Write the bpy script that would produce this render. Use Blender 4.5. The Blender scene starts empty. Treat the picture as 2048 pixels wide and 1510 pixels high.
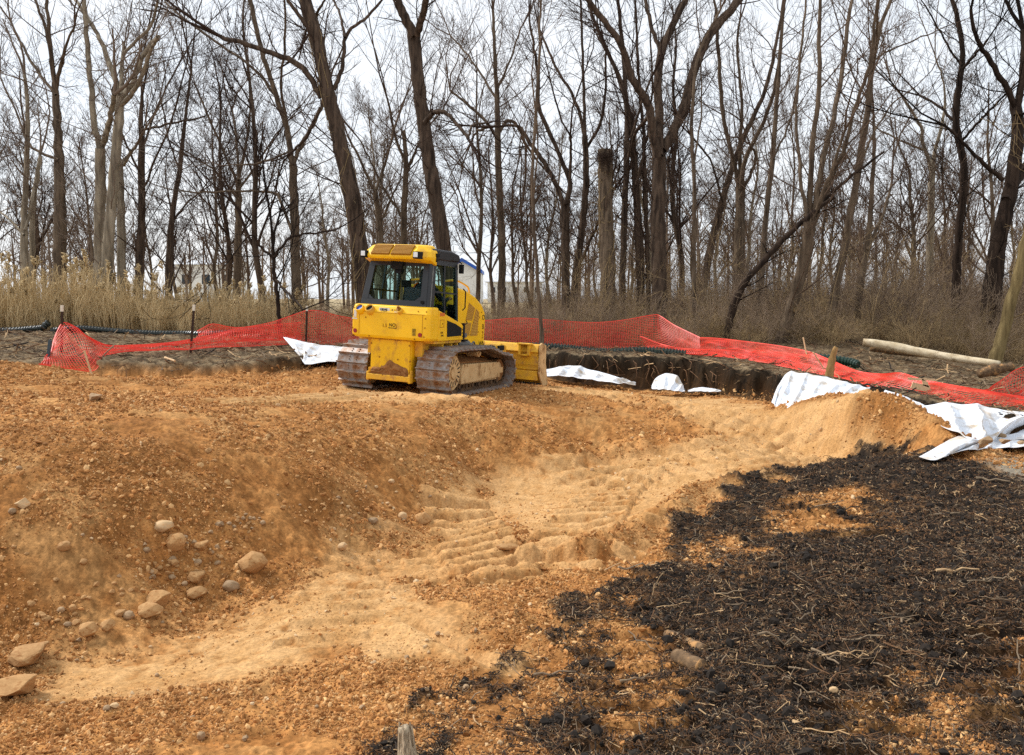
import bpy, bmesh, math, random
import numpy as np
from mathutils import Vector, Matrix, Euler

# ------------------------------------------------------------------ camera, sky, sun, exposure
SC = bpy.context.scene
COL = SC.collection
F, CX, CY, HORIZON, CZ = 1700.0, 1024.0, 755.0, 597.0, 1.72
PITCH = math.atan((CY - HORIZON) / F)
cam_d = bpy.data.cameras.new("camera")
cam = bpy.data.objects.new("camera", cam_d)
COL.objects.link(cam)
cam.location = (0, 0, CZ)
cam.rotation_euler = (math.pi / 2 - PITCH, 0, 0)
cam_d.sensor_fit = 'HORIZONTAL'
cam_d.sensor_width = 36.0
cam_d.lens = 36.0 * F / 2048.0
cam_d.clip_start = 0.05
cam_d.clip_end = 3000.0
SC.camera = cam

SUN_EL, SUN_AZ = math.radians(46), math.radians(-68)     # azimuth from +Y towards +X: ahead and to the left
world = bpy.data.worlds.new("World")
SC.world = world
world.use_nodes = True
wn, wl = world.node_tree.nodes, world.node_tree.links
for n in list(wn): wn.remove(n)
w_out = wn.new('ShaderNodeOutputWorld')
w_bg = wn.new('ShaderNodeBackground'); w_bg.inputs['Strength'].default_value = 0.1
w_sky = wn.new('ShaderNodeTexSky'); w_sky.sky_type = 'NISHITA'; w_sky.sun_disc = False
w_sky.sun_elevation = SUN_EL; w_sky.sun_rotation = SUN_AZ
w_sky.air_density = 1.0; w_sky.dust_density = 3.0; w_sky.ozone_density = 1.0
w_tc = wn.new('ShaderNodeTexCoord')
w_map = wn.new('ShaderNodeMapping'); w_map.inputs['Scale'].default_value = (1.2, 1.2, 3.2)
w_noise = wn.new('ShaderNodeTexNoise'); w_noise.inputs['Scale'].default_value = 2.1
w_noise.inputs['Detail'].default_value = 5.0; w_noise.inputs['Roughness'].default_value = 0.5
w_ramp = wn.new('ShaderNodeValToRGB')
w_ramp.color_ramp.elements[0].position = 0.36; w_ramp.color_ramp.elements[0].color = (5.9, 6.3, 6.75, 1)
w_ramp.color_ramp.elements[1].position = 0.66; w_ramp.color_ramp.elements[1].color = (6.8, 6.95, 7.1, 1)
w_mix = wn.new('ShaderNodeMix'); w_mix.data_type = 'RGBA'; w_mix.inputs[0].default_value = 0.86
wl.new(w_tc.outputs['Generated'], w_map.inputs['Vector'])
wl.new(w_map.outputs[0], w_noise.inputs['Vector'])
wl.new(w_noise.outputs['Fac'], w_ramp.inputs['Fac'])
wl.new(w_sky.outputs[0], w_mix.inputs[6])
wl.new(w_ramp.outputs[0], w_mix.inputs[7])
wl.new(w_mix.outputs[2], w_bg.inputs['Color'])
wl.new(w_bg.outputs[0], w_out.inputs['Surface'])

sun_d = bpy.data.lights.new("sun", 'SUN')
sun_d.energy = 2.3; sun_d.angle = math.radians(12); sun_d.color = (1.0, 0.985, 0.96)
sun = bpy.data.objects.new("sun", sun_d)
COL.objects.link(sun)
_sd = Vector((math.sin(SUN_AZ) * math.cos(SUN_EL), math.cos(SUN_AZ) * math.cos(SUN_EL), math.sin(SUN_EL)))
sun.rotation_euler = _sd.to_track_quat('Z', 'Y').to_euler()
sun.location = _sd * 60

SC.view_settings.view_transform = 'Standard'
SC.view_settings.look = 'None'
SC.view_settings.exposure = 0.78
SC.view_settings.gamma = 1.0
SC.view_settings.use_curve_mapping = False
SC.render.engine = 'CYCLES'
SC.cycles.max_bounces = 6
SC.cycles.diffuse_bounces = 3
SC.cycles.transparent_max_bounces = 12
SC.cycles.use_denoising = False
SC.cycles.sample_clamp_indirect = 3.0
SC.cycles.sample_clamp_direct = 6.0

# ------------------------------------------------------------------ helpers
RNG = np.random.default_rng(7)
random.seed(7)

def lin(r, g, b):
    f = lambda c: (c / 255 / 12.92) if c / 255 <= 0.04045 else ((c / 255 + 0.055) / 1.055) ** 2.4
    return (f(r), f(g), f(b))

_cp, _sp = math.cos(PITCH), math.sin(PITCH)
def ray(u, v):
    a, b = (u - CX) / F, -(v - CY) / F
    return np.array([a, _cp + b * _sp, -_sp + b * _cp])
def W(u, v, Y):                      # the point at distance Y north of the camera seen at (u, v) of the photograph
    d = ray(u, v); k = Y / d[1]
    return np.array([d[0] * k, Y, CZ + d[2] * k])
def Wz(u, v, z):
    d = ray(u, v); k = (z - CZ) / d[2]
    return np.array([d[0] * k, d[1] * k, z])

def vnoise(x, y, seed=0):
    xi, yi = np.floor(x), np.floor(y)
    fx, fy = x - xi, y - yi
    fx = fx * fx * (3 - 2 * fx); fy = fy * fy * (3 - 2 * fy)
    def h(a, b):
        n = (a.astype(np.int64) * 73856093) ^ (b.astype(np.int64) * 19349663) ^ (seed * 83492791 + 1013)
        n = (n ^ (n >> 13)) * 1274126177 & 0xffffffff
        n = (n ^ (n >> 16)) * 2246822519 & 0xffffffff
        return ((n >> 8) & 0xffff) / 65535.0
    a, b, c, d = h(xi, yi), h(xi + 1, yi), h(xi, yi + 1), h(xi + 1, yi + 1)
    return (a + (b - a) * fx) * (1 - fy) + (c + (d - c) * fx) * fy
def fbm(x, y, octaves=4, seed=0, gain=0.5):
    x = np.asarray(x, float); y = np.asarray(y, float)
    s, a, t = 0, 1.0, 0
    for o in range(octaves):
        s = s + a * vnoise(x * 2 ** o + 17.3 * o, y * 2 ** o - 9.1 * o, seed + o); t += a; a *= gain
    return s / t
def sstep(a, b, x):
    t = np.clip((x - a) / (b - a), 0, 1)
    return t * t * (3 - 2 * t)

def props(o, label=None, cat=None, group=None, kind=None):
    if label: o['label'] = label
    if cat: o['category'] = cat
    if group: o['group'] = group
    if kind: o['kind'] = kind
    return o
def empty(name, loc=(0, 0, 0), parent=None):
    o = bpy.data.objects.new(name, None); COL.objects.link(o); o.location = loc
    o.empty_display_size = 0.2
    if parent: o.parent = parent
    return o
def link_mesh(name, me, material=None, parent=None):
    if material is not None:
        for m in (material if isinstance(material, (list, tuple)) else [material]): me.materials.append(m)
    o = bpy.data.objects.new(name, me); COL.objects.link(o)
    if parent is not None: o.parent = parent
    return o
def smooth(me):
    me.polygons.foreach_set('use_smooth', np.ones(len(me.polygons), bool))

class MB:
    """collects tubes, boxes, prisms into one mesh"""
    def __init__(s): s.v = []; s.f = []; s.n = 0
    def add(s, verts, faces):
        s.v.append(np.asarray(verts, float).reshape(-1, 3))
        n = s.n
        s.f.extend([tuple(i + n for i in f) for f in faces]); s.n += len(s.v[-1])
        return s
    def tube(s, pts, rad, sides=6, cap=False, ell=None):
        pts = np.asarray(pts, float); n = len(pts)
        rad = np.broadcast_to(np.asarray(rad, float), (n,))
        t = np.gradient(pts, axis=0); t /= (np.linalg.norm(t, axis=1)[:, None] + 1e-9)
        m = t.mean(0)
        ref = np.array([0, 0, 1.0]) if abs(m[2]) < 0.75 * np.linalg.norm(m) + 1e-9 else np.array([0.0, 1, 0])
        a = np.cross(t, ref); a /= (np.linalg.norm(a, axis=1)[:, None] + 1e-9)
        b = np.cross(t, a)
        th = np.arange(sides) * 2 * math.pi / sides
        ring = a[:, None, :] * np.cos(th)[None, :, None] + b[:, None, :] * np.sin(th)[None, :, None] * (1 if ell is None else ell)
        V = pts[:, None, :] + ring * rad[:, None, None]
        k = np.arange(sides); k2 = (k + 1) % sides
        faces = []
        for i in range(n - 1):
            for q in range(sides):
                q2 = (q + 1) % sides
                faces.append((i * sides + q, i * sides + q2, (i + 1) * sides + q2, (i + 1) * sides + q))
        if cap:
            faces.append(tuple(range(sides))[::1]); faces.append(tuple((n - 1) * sides + q for q in range(sides))[::-1])
        return s.add(V.reshape(-1, 3), faces)
    def box(s, c, size, rot=None):
        x, y, z = np.array(size) / 2
        v = np.array([[-x, -y, -z], [x, -y, -z], [x, y, -z], [-x, y, -z], [-x, -y, z], [x, -y, z], [x, y, z], [-x, y, z]])
        if rot is not None: v = v @ np.array(rot.to_3x3() if hasattr(rot, 'to_3x3') else rot).T
        return s.add(v + np.array(c), [(3, 2, 1, 0), (4, 5, 6, 7), (0, 1, 5, 4), (1, 2, 6, 5), (2, 3, 7, 6), (3, 0, 4, 7)])
    def prism(s, poly, y0, y1, plane='xz', poly2=None):
        """polygon in a plane swept along the third axis; poly2 = polygon at the other end"""
        p = np.asarray(poly, float); p2 = p if poly2 is None else np.asarray(poly2, float); n = len(p)
        def lay(q, w):
            if plane == 'xz': return np.c_[q[:, 0], np.full(n, w), q[:, 1]]
            if plane == 'xy': return np.c_[q[:, 0], q[:, 1], np.full(n, w)]
            return np.c_[np.full(n, w), q[:, 0], q[:, 1]]
        v = np.r_[lay(p, y0), lay(p2, y1)]
        f = [tuple(range(n)), tuple(range(2 * n - 1, n - 1, -1))]
        for i in range(n): f.append(((i + 1) % n, i, n + i, n + (i + 1) % n))
        return s.add(v, f)
    def cyl(s, a, b, r, sides=16, r2=None):
        a, b = np.asarray(a, float), np.asarray(b, float)
        return s.tube(np.array([a, b]), [r, r if r2 is None else r2], sides, cap=True)
    def mesh(s, name):
        me = bpy.data.meshes.new(name)
        me.from_pydata(np.concatenate(s.v).tolist(), [], s.f)
        return me
    def build(s, name, material=None, parent=None, bevel=0, sm=False, fix=True):
        me = s.mesh(name)
        if fix:
            bm = bmesh.new(); bm.from_mesh(me); bmesh.ops.recalc_face_normals(bm, faces=bm.faces); bm.to_mesh(me); bm.free()
        if sm: smooth(me)
        o = link_mesh(name, me, material, parent)
        if bevel:
            m = o.modifiers.new('bevel', 'BEVEL'); m.width = bevel; m.segments = 2; m.limit_method = 'ANGLE'; m.angle_limit = math.radians(35)
            m.harden_normals = False
        return o

def fast_mesh(name, V, quads, colors=None, sm=True):
    me = bpy.data.meshes.new(name)
    V = np.ascontiguousarray(V, np.float32); quads = np.ascontiguousarray(quads, np.int32)
    k = quads.shape[1]
    me.vertices.add(len(V)); me.vertices.foreach_set('co', V.ravel())
    me.loops.add(quads.size); me.loops.foreach_set('vertex_index', quads.ravel())
    me.polygons.add(len(quads)); me.polygons.foreach_set('loop_start', np.arange(0, quads.size, k, dtype=np.int32))
    if sm: me.polygons.foreach_set('use_smooth', np.ones(len(quads), bool))
    me.update(calc_edges=True)
    if colors is not None:
        a = me.attributes.new('tint', 'FLOAT_COLOR', 'POINT')
        a.data.foreach_set('color', np.c_[colors, np.ones(len(V))].astype(np.float32).ravel())
    return me

def catmull(P, m):
    P = np.asarray(P, float)
    if len(P) < 3:
        t = np.linspace(0, 1, m)[:, None]; return P[0] * (1 - t) + P[-1] * t
    Q = np.vstack([2 * P[0] - P[1], P, 2 * P[-1] - P[-2]])
    d = np.r_[0, np.cumsum(np.linalg.norm(np.diff(P[:, :3], axis=0), axis=1))]
    out = []
    for q in np.linspace(0, d[-1], m):
        i = min(np.searchsorted(d, q, 'right') - 1, len(P) - 2)
        t = (q - d[i]) / (d[i + 1] - d[i] + 1e-12)
        a, b, c, e = Q[i], Q[i + 1], Q[i + 2], Q[i + 3]
        out.append(0.5 * (2 * b + (c - a) * t + (2 * a - 5 * b + 4 * c - e) * t * t + (3 * b - a - 3 * c + e) * t ** 3))
    return np.array(out)

# ------------------------------------------------------------------ materials
def mat(name, c1, c2=None, scale=6.0, rough=0.7, metallic=0.0, bump=0.0, bscale=30.0, spec=0.3, stretch=None, c3=None, c3_at=(0.55, 0.7),
        c3_scale=4.0, detail=6.0, ramp=(0.35, 0.65), tint=False, per_obj=0.0, trans=0.0, coat=0.0, island=False):
    m = bpy.data.materials.new(name); m.use_nodes = True
    nt = m.node_tree; N, L = nt.nodes, nt.links
    b = N['Principled BSDF']
    b.inputs['Roughness'].default_value = rough; b.inputs['Metallic'].default_value = metallic
    b.inputs['Specular IOR Level'].default_value = spec
    if coat: b.inputs['Coat Weight'].default_value = coat; b.inputs['Coat Roughness'].default_value = 0.15
    tc = N.new('ShaderNodeTexCoord'); vec = tc.outputs['Object']
    if stretch:
        mp = N.new('ShaderNodeMapping'); mp.inputs['Scale'].default_value = stretch; L.new(vec, mp.inputs['Vector']); vec = mp.outputs[0]
    col = None
    if c2 is not None:
        n = N.new('ShaderNodeTexNoise'); n.inputs['Scale'].default_value = scale; n.inputs['Detail'].default_value = detail
        n.inputs['Roughness'].default_value = 0.6
        L.new(vec, n.inputs['Vector'])
        r = N.new('ShaderNodeValToRGB'); r.color_ramp.elements[0].position = ramp[0]; r.color_ramp.elements[1].position = ramp[1]
        r.color_ramp.elements[0].color = (*c1, 1); r.color_ramp.elements[1].color = (*c2, 1)
        L.new(n.outputs['Fac'], r.inputs['Fac']); col = r.outputs[0]
    if c3 is not None:
        n3 = N.new('ShaderNodeTexNoise'); n3.inputs['Scale'].default_value = c3_scale; n3.inputs['Detail'].default_value = 8
        n3.inputs['Roughness'].default_value = 0.65
        L.new(vec, n3.inputs['Vector'])
        mr = N.new('ShaderNodeMapRange'); mr.inputs[1].default_value = c3_at[0]; mr.inputs[2].default_value = c3_at[1]
        L.new(n3.outputs['Fac'], mr.inputs[0])
        mx = N.new('ShaderNodeMix'); mx.data_type = 'RGBA'
        L.new(mr.outputs[0], mx.inputs[0])
        if col is not None: L.new(col, mx.inputs[6])
        else: mx.inputs[6].default_value = (*c1, 1)
        mx.inputs[7].default_value = (*c3, 1); col = mx.outputs[2]
    if tint:
        at = N.new('ShaderNodeAttribute'); at.attribute_name = 'tint'
        if col is None: col = at.outputs['Color']
        else:
            mx = N.new('ShaderNodeMix'); mx.data_type = 'RGBA'; mx.blend_type = 'MULTIPLY'; mx.inputs[0].default_value = 1
            L.new(at.outputs['Color'], mx.inputs[6]); L.new(col, mx.inputs[7]); col = mx.outputs[2]
    if per_obj or island:
        oi = N.new('ShaderNodeObjectInfo') if not island else N.new('ShaderNodeNewGeometry')
        ro = oi.outputs['Random'] if not island else oi.outputs['Random Per Island']
        mr = N.new('ShaderNodeMapRange'); mr.inputs[3].default_value = 1 - (per_obj or 0.4); mr.inputs[4].default_value = 1 + (per_obj or 0.4)
        L.new(ro, mr.inputs[0])
        hs = N.new('ShaderNodeHueSaturation'); L.new(mr.outputs[0], hs.inputs['Value'])
        if col is not None: L.new(col, hs.inputs['Color'])
        else: hs.inputs['Color'].default_value = (*c1, 1)
        col = hs.outputs[0]
    if col is not None: L.new(col, b.inputs['Base Color'])
    else: b.inputs['Base Color'].default_value = (*c1, 1)
    if bump:
        nb = N.new('ShaderNodeTexNoise'); nb.inputs['Scale'].default_value = bscale; nb.inputs['Detail'].default_value = 8
        nb.inputs['Roughness'].default_value = 0.65
        L.new(vec, nb.inputs['Vector'])
        bp = N.new('ShaderNodeBump'); bp.inputs['Strength'].default_value = 1.0; bp.inputs['Distance'].default_value = bump
        L.new(nb.outputs['Fac'], bp.inputs['Height']); L.new(bp.outputs[0], b.inputs['Normal'])
    return m

def glass(name, tint=(0.55, 0.75, 0.70), clear=0.72, gloss=0.12, ior=1.3):
    m = bpy.data.materials.new(name); m.use_nodes = True
    N, L = m.node_tree.nodes, m.node_tree.links
    for n in list(N): N.remove(n)
    o = N.new('ShaderNodeOutputMaterial'); t = N.new('ShaderNodeBsdfTransparent'); t.inputs[0].default_value = (*[c * clear for c in tint], 1)
    g = N.new('ShaderNodeBsdfGlossy'); g.inputs['Roughness'].default_value = 0.03; g.inputs[0].default_value = (0.9, 0.95, 1, 1)
    if gloss < 0:
        L.new(t.outputs[0], o.inputs['Surface']); return m
    fr = N.new('ShaderNodeFresnel'); fr.inputs[0].default_value = ior
    ad = N.new('ShaderNodeMath'); ad.operation = 'ADD'; ad.inputs[1].default_value = gloss
    mx = N.new('ShaderNodeMixShader')
    L.new(fr.outputs[0], ad.inputs[0]); L.new(ad.outputs[0], mx.inputs[0]); L.new(t.outputs[0], mx.inputs[1]); L.new(g.outputs[0], mx.inputs[2])
    L.new(mx.outputs[0], o.inputs['Surface'])
    return m

def scatter(obj, pts, rots, scales, sources, ids):
    """geometry-node instances of the source meshes on points (only for stuff)"""
    ids = np.asarray(ids)
    me = obj.data
    me.vertices.add(len(pts)); me.vertices.foreach_set('co', np.asarray(pts, np.float32).ravel())
    a = me.attributes.new('rot', 'FLOAT_VECTOR', 'POINT'); a.data.foreach_set('vector', np.asarray(rots, np.float32).ravel())
    scales = np.asarray(scales, np.float32)
    if scales.ndim == 1: scales = np.repeat(scales[:, None], 3, 1)
    a = me.attributes.new('scl', 'FLOAT_VECTOR', 'POINT'); a.data.foreach_set('vector', scales.ravel())
    a = me.attributes.new('vid', 'INT', 'POINT'); a.data.foreach_set('value', ids.astype(np.int32))
    ng = bpy.data.node_groups.new(obj.name + '_scatter', 'GeometryNodeTree')
    ng.interface.new_socket('Geometry', in_out='INPUT', socket_type='NodeSocketGeometry')
    ng.interface.new_socket('Geometry', in_out='OUTPUT', socket_type='NodeSocketGeometry')
    N, L = ng.nodes, ng.links
    gi = N.new('NodeGroupInput'); go = N.new('NodeGroupOutput'); jn = N.new('GeometryNodeJoinGeometry')
    def attr(nm, tp):
        n = N.new('GeometryNodeInputNamedAttribute'); n.data_type = tp; n.inputs[0].default_value = nm; return n.outputs[0]
    rot, scl, vid = attr('rot', 'FLOAT_VECTOR'), attr('scl', 'FLOAT_VECTOR'), attr('vid', 'INT')
    for k, s in enumerate(sources):
        oi = N.new('GeometryNodeObjectInfo'); oi.inputs[0].default_value = s
        cmp = N.new('FunctionNodeCompare'); cmp.data_type = 'INT'; cmp.operation = 'EQUAL'
        L.new(vid, cmp.inputs[2]); cmp.inputs[3].default_value = k
        ip = N.new('GeometryNodeInstanceOnPoints')
        L.new(gi.outputs[0], ip.inputs['Points']); L.new(cmp.outputs[0], ip.inputs['Selection'])
        L.new(oi.outputs['Geometry'], ip.inputs['Instance'])
        er = N.new('FunctionNodeEulerToRotation'); L.new(rot, er.inputs[0]); L.new(er.outputs[0], ip.inputs['Rotation'])
        L.new(scl, ip.inputs['Scale'])
        L.new(ip.outputs[0], jn.inputs[0])
    L.new(jn.outputs[0], go.inputs[0])
    md = obj.modifiers.new('scatter', 'NODES'); md.node_group = ng
    return obj
def source(name, me, material):
    for m in (material if isinstance(material, (list, tuple)) else [material]): me.materials.append(m)
    return bpy.data.objects.new(name, me)           # not linked: it only lends its mesh to scatter()
def stuff(name, label, cat):
    o = bpy.data.objects.new(name, bpy.data.meshes.new(name)); COL.objects.link(o)
    return props(o, label, cat, None, 'stuff')
# ------------------------------------------------------------------ the lie of the land
ALPHA, ROLL, NOSE = math.radians(24.5), math.radians(2.6), math.radians(0.8)
Rdz = Matrix.Rotation(math.pi / 2 - ALPHA, 4, 'Z') @ Matrix.Rotation(NOSE, 4, 'Y') @ Matrix.Rotation(ROLL, 4, 'X')
DZM = Matrix.Translation(Vector(W(916, 796, 15.15)) - (Rdz @ Vector((-1.05, -1.18, 0.0)))) @ Rdz
DZI = np.array(DZM.inverted())
class TPS:
    def __init__(s, P, lam=1e-3):
        P = np.asarray(P, float); s.c = P[:, :2]; n = len(P)
        K = s.k(np.linalg.norm(s.c[:, None] - s.c[None], axis=2)) + lam * np.eye(n)
        A = np.zeros((n + 3, n + 3)); A[:n, :n] = K; A[:n, n] = 1; A[:n, n + 1:] = s.c; A[n, :n] = 1; A[n + 1:, :n] = s.c.T
        s.w = np.linalg.solve(A, np.r_[P[:, 2], 0, 0, 0])
    @staticmethod
    def k(r): return np.where(r > 1e-9, r * r * np.log(np.maximum(r, 1e-9)), 0)
    def __call__(s, x, y):
        x = np.asarray(x, float); y = np.asarray(y, float)
        z = s.w[-3] + s.w[-2] * x + s.w[-1] * y
        for (cx, cy), w in zip(s.c, s.w):
            z = z + w * s.k(np.hypot(x - cx, y - cy))
        return z
fill_pts = [  # (u, v, z) in the excavated and filled area
    (-500, 1560, -.62), (0, 1560, -.64), (600, 1560, -.64), (1200, 1560, -.60), (1700, 1560, -.54), (2300, 1560, -.48), (2900, 1400, -.40),
    (200, 1400, -.72), (600, 1400, -.74), (1000, 1400, -.72), (1400, 1400, -.64), (1800, 1400, -.56), (2200, 1400, -.50),
    (600, 1220, -.75), (900, 1150, -.75), (1010, 1060, -.74), (1200, 1010, -.70), (1360, 1080, -.64), (1600, 1150, -.52), (1900, 1150, -.47),
    (1450, 955, -.55), (1600, 1000, -.50), (1900, 1000, -.42), (2150, 1000, -.34), (2500, 1000, -.25), (1760, 925, -.36), (2048, 935, -.33),
    (1150, 940, -.70), (1350, 925, -.62), (1550, 905, -.54), (1690, 893, -.46), (1800, 903, -.40),
    (1450, 838, -.32), (1350, 815, -.23), (1550, 850, -.38), (1660, 856, -.28), (1520, 806, -.28),
    (1760, 790, .25), (1800, 797, .24), (1700, 800, .17), (1860, 832, .10), (1925, 884, -.28), (1630, 806, .0), (2400, 900, -.3),
    (-700, 1400, -.6), (-300, 1350, -.68), (0, 1290, -.72), (150, 1272, -.74), (400, 1198, -.75), (700, 1085, -.74), (820, 1012, -.72), (950, 945, -.66), (1200, 907, -.62), (1400, 888, -.50),
    (-700, 851, .60), (-300, 843, .54), (0, 837, .50), (200, 837, .47), (430, 824, .38), (650, 824, .24), (850, 829, .05), (0, 1050, -.08), (200, 1040, -.10), (430, 990, -.11), (650, 950, -.18), (800, 918, -.26), (900, 900, -.33), (1000, 843, -.10), (1200, 850, -.30), (1330, 858, -.40),
    (420, 795, .12), (650, 788, .09), (0, 790, .40), (200, 795, .28),
    (760, 778, .04), (905, 791, 0.0), (690, 768, .07), (1020, 771, -.08), (1100, 768, -.14), (960, 745, .02),
    (-700, 735, .62), (0, 728, .58), (200, 752, .22), (400, 752, .17), (600, 742, .17), (690, 726, .22),
    (1150, 768, -.24), (1300, 786, -.31), (1450, 792, -.31), (1530, 802, -.29), (1050, 740, -.15), (860, 735, .1),
]
FILL = TPS([Wz(u, v, z) for u, v, z in fill_pts] + [np.array([(u - CX) / F * Y, Y, z]) for u, Y, z in [(1950, 12.7, -.46), (2050, 12.5, -.44), (2200, 12.3, -.42), (1885, 13.2, -.30), (1995, 11.7, -.44), (2150, 11.5, -.42), (1830, 13.9, -.15)]], 2e-3)
nat_pts = [(u, v, Y) for u, v, Y in [
    (-900, 668, 24), (0, 664, 24), (250, 668, 24), (400, 671, 24), (612, 690, 22), (800, 690, 24), (1040, 693, 24), (1310, 701, 24), (1500, 716, 22), (1650, 746, 18.5),
    (1760, 780, 16), (2040, 822, 14), (1980, 738, 22), (1730, 692, 24), (1850, 712, 23), (195, 724, 17), (410, 729, 17.3), (600, 716, 18.5), (0, 712, 17), (-900, 700, 17), (1226, 712, 20),
    (1373, 719, 19.3), (1461, 736, 18), (1563, 750, 17), (1730, 772, 15.5), (1850, 803, 14), (2048, 836, 13), (2600, 850, 12), (2700, 720, 24)]]
NAT = TPS([W(*p) for p in nat_pts] + [np.array([x, y, .38 + .004 * (y - 30)]) for x in (-50, -25, 0, 25, 50) for y in (30, 36, 45, 60)], 5e-2)
CUT = np.array([W(u, v, Y)[:2] for u, v, Y in [(-1500, 724, 15.5), (0, 717, 16.2), (120, 722, 16.9), (195, 724, 17), (300, 728, 17.1), (410, 729, 17.3), (520, 724, 17.8), (600, 714, 18.5), (625, 706, 20), (700, 702, 21.3), (900, 702, 22),
       (1080, 712, 21.3), (1150, 713, 20.5), (1226, 712, 20), (1300, 714, 19.6), (1373, 718, 19.3), (1461, 736, 18), (1563, 750, 17), (1650, 760, 16.2), (1730, 771, 15.5), (1850, 800, 14.2), (2048, 832, 13.2), (2300, 850, 12.6), (3600, 850, 12)]])
CUT_POLY = np.vstack([CUT, [[900, 60], [900, 2000], [-900, 2000], [-900, 60]]])

def poly_sd(x, y, P):
    """signed distance to a polygon, positive inside"""
    P = np.asarray(P); x = np.asarray(x, float); y = np.asarray(y, float)
    d = np.full(x.shape, 1e9); ins = np.zeros(x.shape, bool)
    for i in range(len(P)):
        a, b = P[i], P[(i + 1) % len(P)]
        ex, ey = b - a; wx, wy = x - a[0], y - a[1]
        t = np.clip((wx * ex + wy * ey) / (ex * ex + ey * ey + 1e-12), 0, 1)
        d = np.minimum(d, np.hypot(wx - t * ex, wy - t * ey))
        c = ((a[1] <= y) & (b[1] > y)) | ((b[1] <= y) & (a[1] > y))
        if ey != 0: ins ^= c & (x < a[0] + (y - a[1]) / ey * ex)
    return np.where(ins, d, -d)
def path_st(x, y, P):
    """distance along and across a polyline"""
    P = np.asarray(P); x = np.asarray(x, float); y = np.asarray(y, float)
    best = np.full(x.shape, 1e9); S = np.zeros(x.shape); T = np.zeros(x.shape); acc = 0
    for a, b in zip(P[:-1], P[1:]):
        e = b - a; l = math.hypot(*e); wx, wy = x - a[0], y - a[1]
        t = np.clip((wx * e[0] + wy * e[1]) / (l * l), 0, 1)
        d = np.hypot(wx - t * e[0], wy - t * e[1])
        k = d < best
        best = np.where(k, d, best); S = np.where(k, acc + t * l, S); T = np.where(k, np.sign(e[0] * wy - e[1] * wx) * d, T); acc += l
    return S, T, acc

def base_h(x, y):
    x = np.asarray(x, float); y = np.asarray(y, float)
    sd = poly_sd(x, y, CUT_POLY)
    wob = .55 * (fbm(x * 1.3, y * 1.3, 3, 40) - .5) + .22 * (fbm(x * 6, y * 6, 2, 41) - .5)
    yc = np.clip(y, 2.2, 60)
    k = sstep(-.14, .14, sd + wob)
    zf, zn = FILL(x, np.minimum(yc, 23)), NAT(np.clip(x, -55, 55), np.clip(yc, 11, 60))
    far = sstep(62, 140, y)
    zn = zn + far * 0.6
    return zf * (1 - k) + zn * k, k, sd + wob
def ground_hit(u, v, y0=2.6, y1=40):
    d = ray(u, v); Y = np.geomspace(y0, y1, 900)
    X = d[0] / d[1] * Y; Z = CZ + d[2] / d[1] * Y
    h = base_h(X, Y)[0]
    i = np.argmax(Z <= h)
    if Z[i] > h[i]: i = len(Y) - 1
    return np.array([X[i], Y[i], h[i]])
def GP(pts): return np.array([ground_hit(u, v)[:2] for u, v in pts])

MULCH = GP([(1475, 975), (1530, 962), (1600, 945), (1700, 914), (1780, 912), (1850, 918), (1960, 940), (2100, 960), (2400, 1000), (2700, 1500), (1500, 1640), (700, 1640), (790, 1510), (870, 1425), (1000, 1380),
            (1120, 1345), (1120, 1250), (1170, 1170), (1300, 1130), (1345, 1060), (1440, 1030)])
MULCH_TAN = [GP(p) for p in ([(1200, 1190), (1310, 1180), (1335, 1300), (1330, 1420), (1310, 1530), (1150, 1530), (1210, 1380), (1190, 1270)], [(1570, 1015), (1700, 985), (1790, 1000), (1740, 1060), (1580, 1085), (1470, 1090)],
            [(1390, 1080), (1480, 1070), (1560, 1100), (1450, 1160), (1380, 1140)], [(1960, 1290), (2060, 1250), (2100, 1420), (2000, 1400)], [(1700, 1440), (1900, 1380), (2000, 1470), (1960, 1520), (1700, 1520)], [(760, 1480), (860, 1430), (1000, 1390), (1130, 1350), (1150, 1540), (700, 1640)])]
TAN = [GP(p) for p in (
    [(1180, 928), (1300, 908), (1480, 884), (1445, 838), (1330, 803), (1500, 806), (1560, 835), (1690, 866), (1730, 866), (1790, 896), (1850, 908), (1700, 918), (1560, 958), (1480, 985), (1350, 1040), (1330, 1090), (1180, 1150), (1080, 1130), (1060, 1060), (950, 995), (1010, 945)],
    [(560, 1195), (680, 1135), (800, 1145), (870, 1235), (1040, 1340), (900, 1340), (700, 1300), (420, 1370), (250, 1400), (90, 1420), (110, 1340), (300, 1290), (420, 1225)],
    [(390, 800), (650, 780), (700, 768), (850, 778), (1000, 800), (880, 806), (600, 806), (430, 812)],
    [(1090, 768), (1300, 788), (1460, 800), (1445, 832), (1250, 795), (1120, 780)],
    [(850, 985), (960, 965), (1010, 1050), (1030, 1140), (900, 1120)])]
GRAVEL = GP([(1960, 925), (2060, 915), (2400, 920), (2400, 985), (2100, 985), (2030, 965)])
PRINTS = [(GP([(1110, 1135), (1160, 1060), (1215, 990), (1280, 940)]), .42, .34, .105), (GP([(1225, 1120), (1280, 1050), (1340, 990)]), .24, .29, .04),
          (GP([(1010, 1170), (950, 1080), (905, 985)]), .40, .33, .075), (GP([(640, 1300), (690, 1180), (750, 1085)]), .34, .30, .03), (GP([(860, 1180), (800, 1100), (790, 1050)]), .3, .30, .03),
          (GP([(2110, 1480), (2000, 1330), (1900, 1240)]), .34, .27, .07), (GP([(1780, 1560), (1690, 1400), (1640, 1300)]), .3, .27, .05), (GP([(1700, 1090), (1650, 1040), (1620, 1000)]), .35, .28, .05),
          (GP([(1260, 1540), (1270, 1380), (1260, 1250)]), .33, .27, .05)]
SWEEP = GP([(1120, 985), (1280, 942), (1450, 915), (1600, 892), (1720, 866)])
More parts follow.
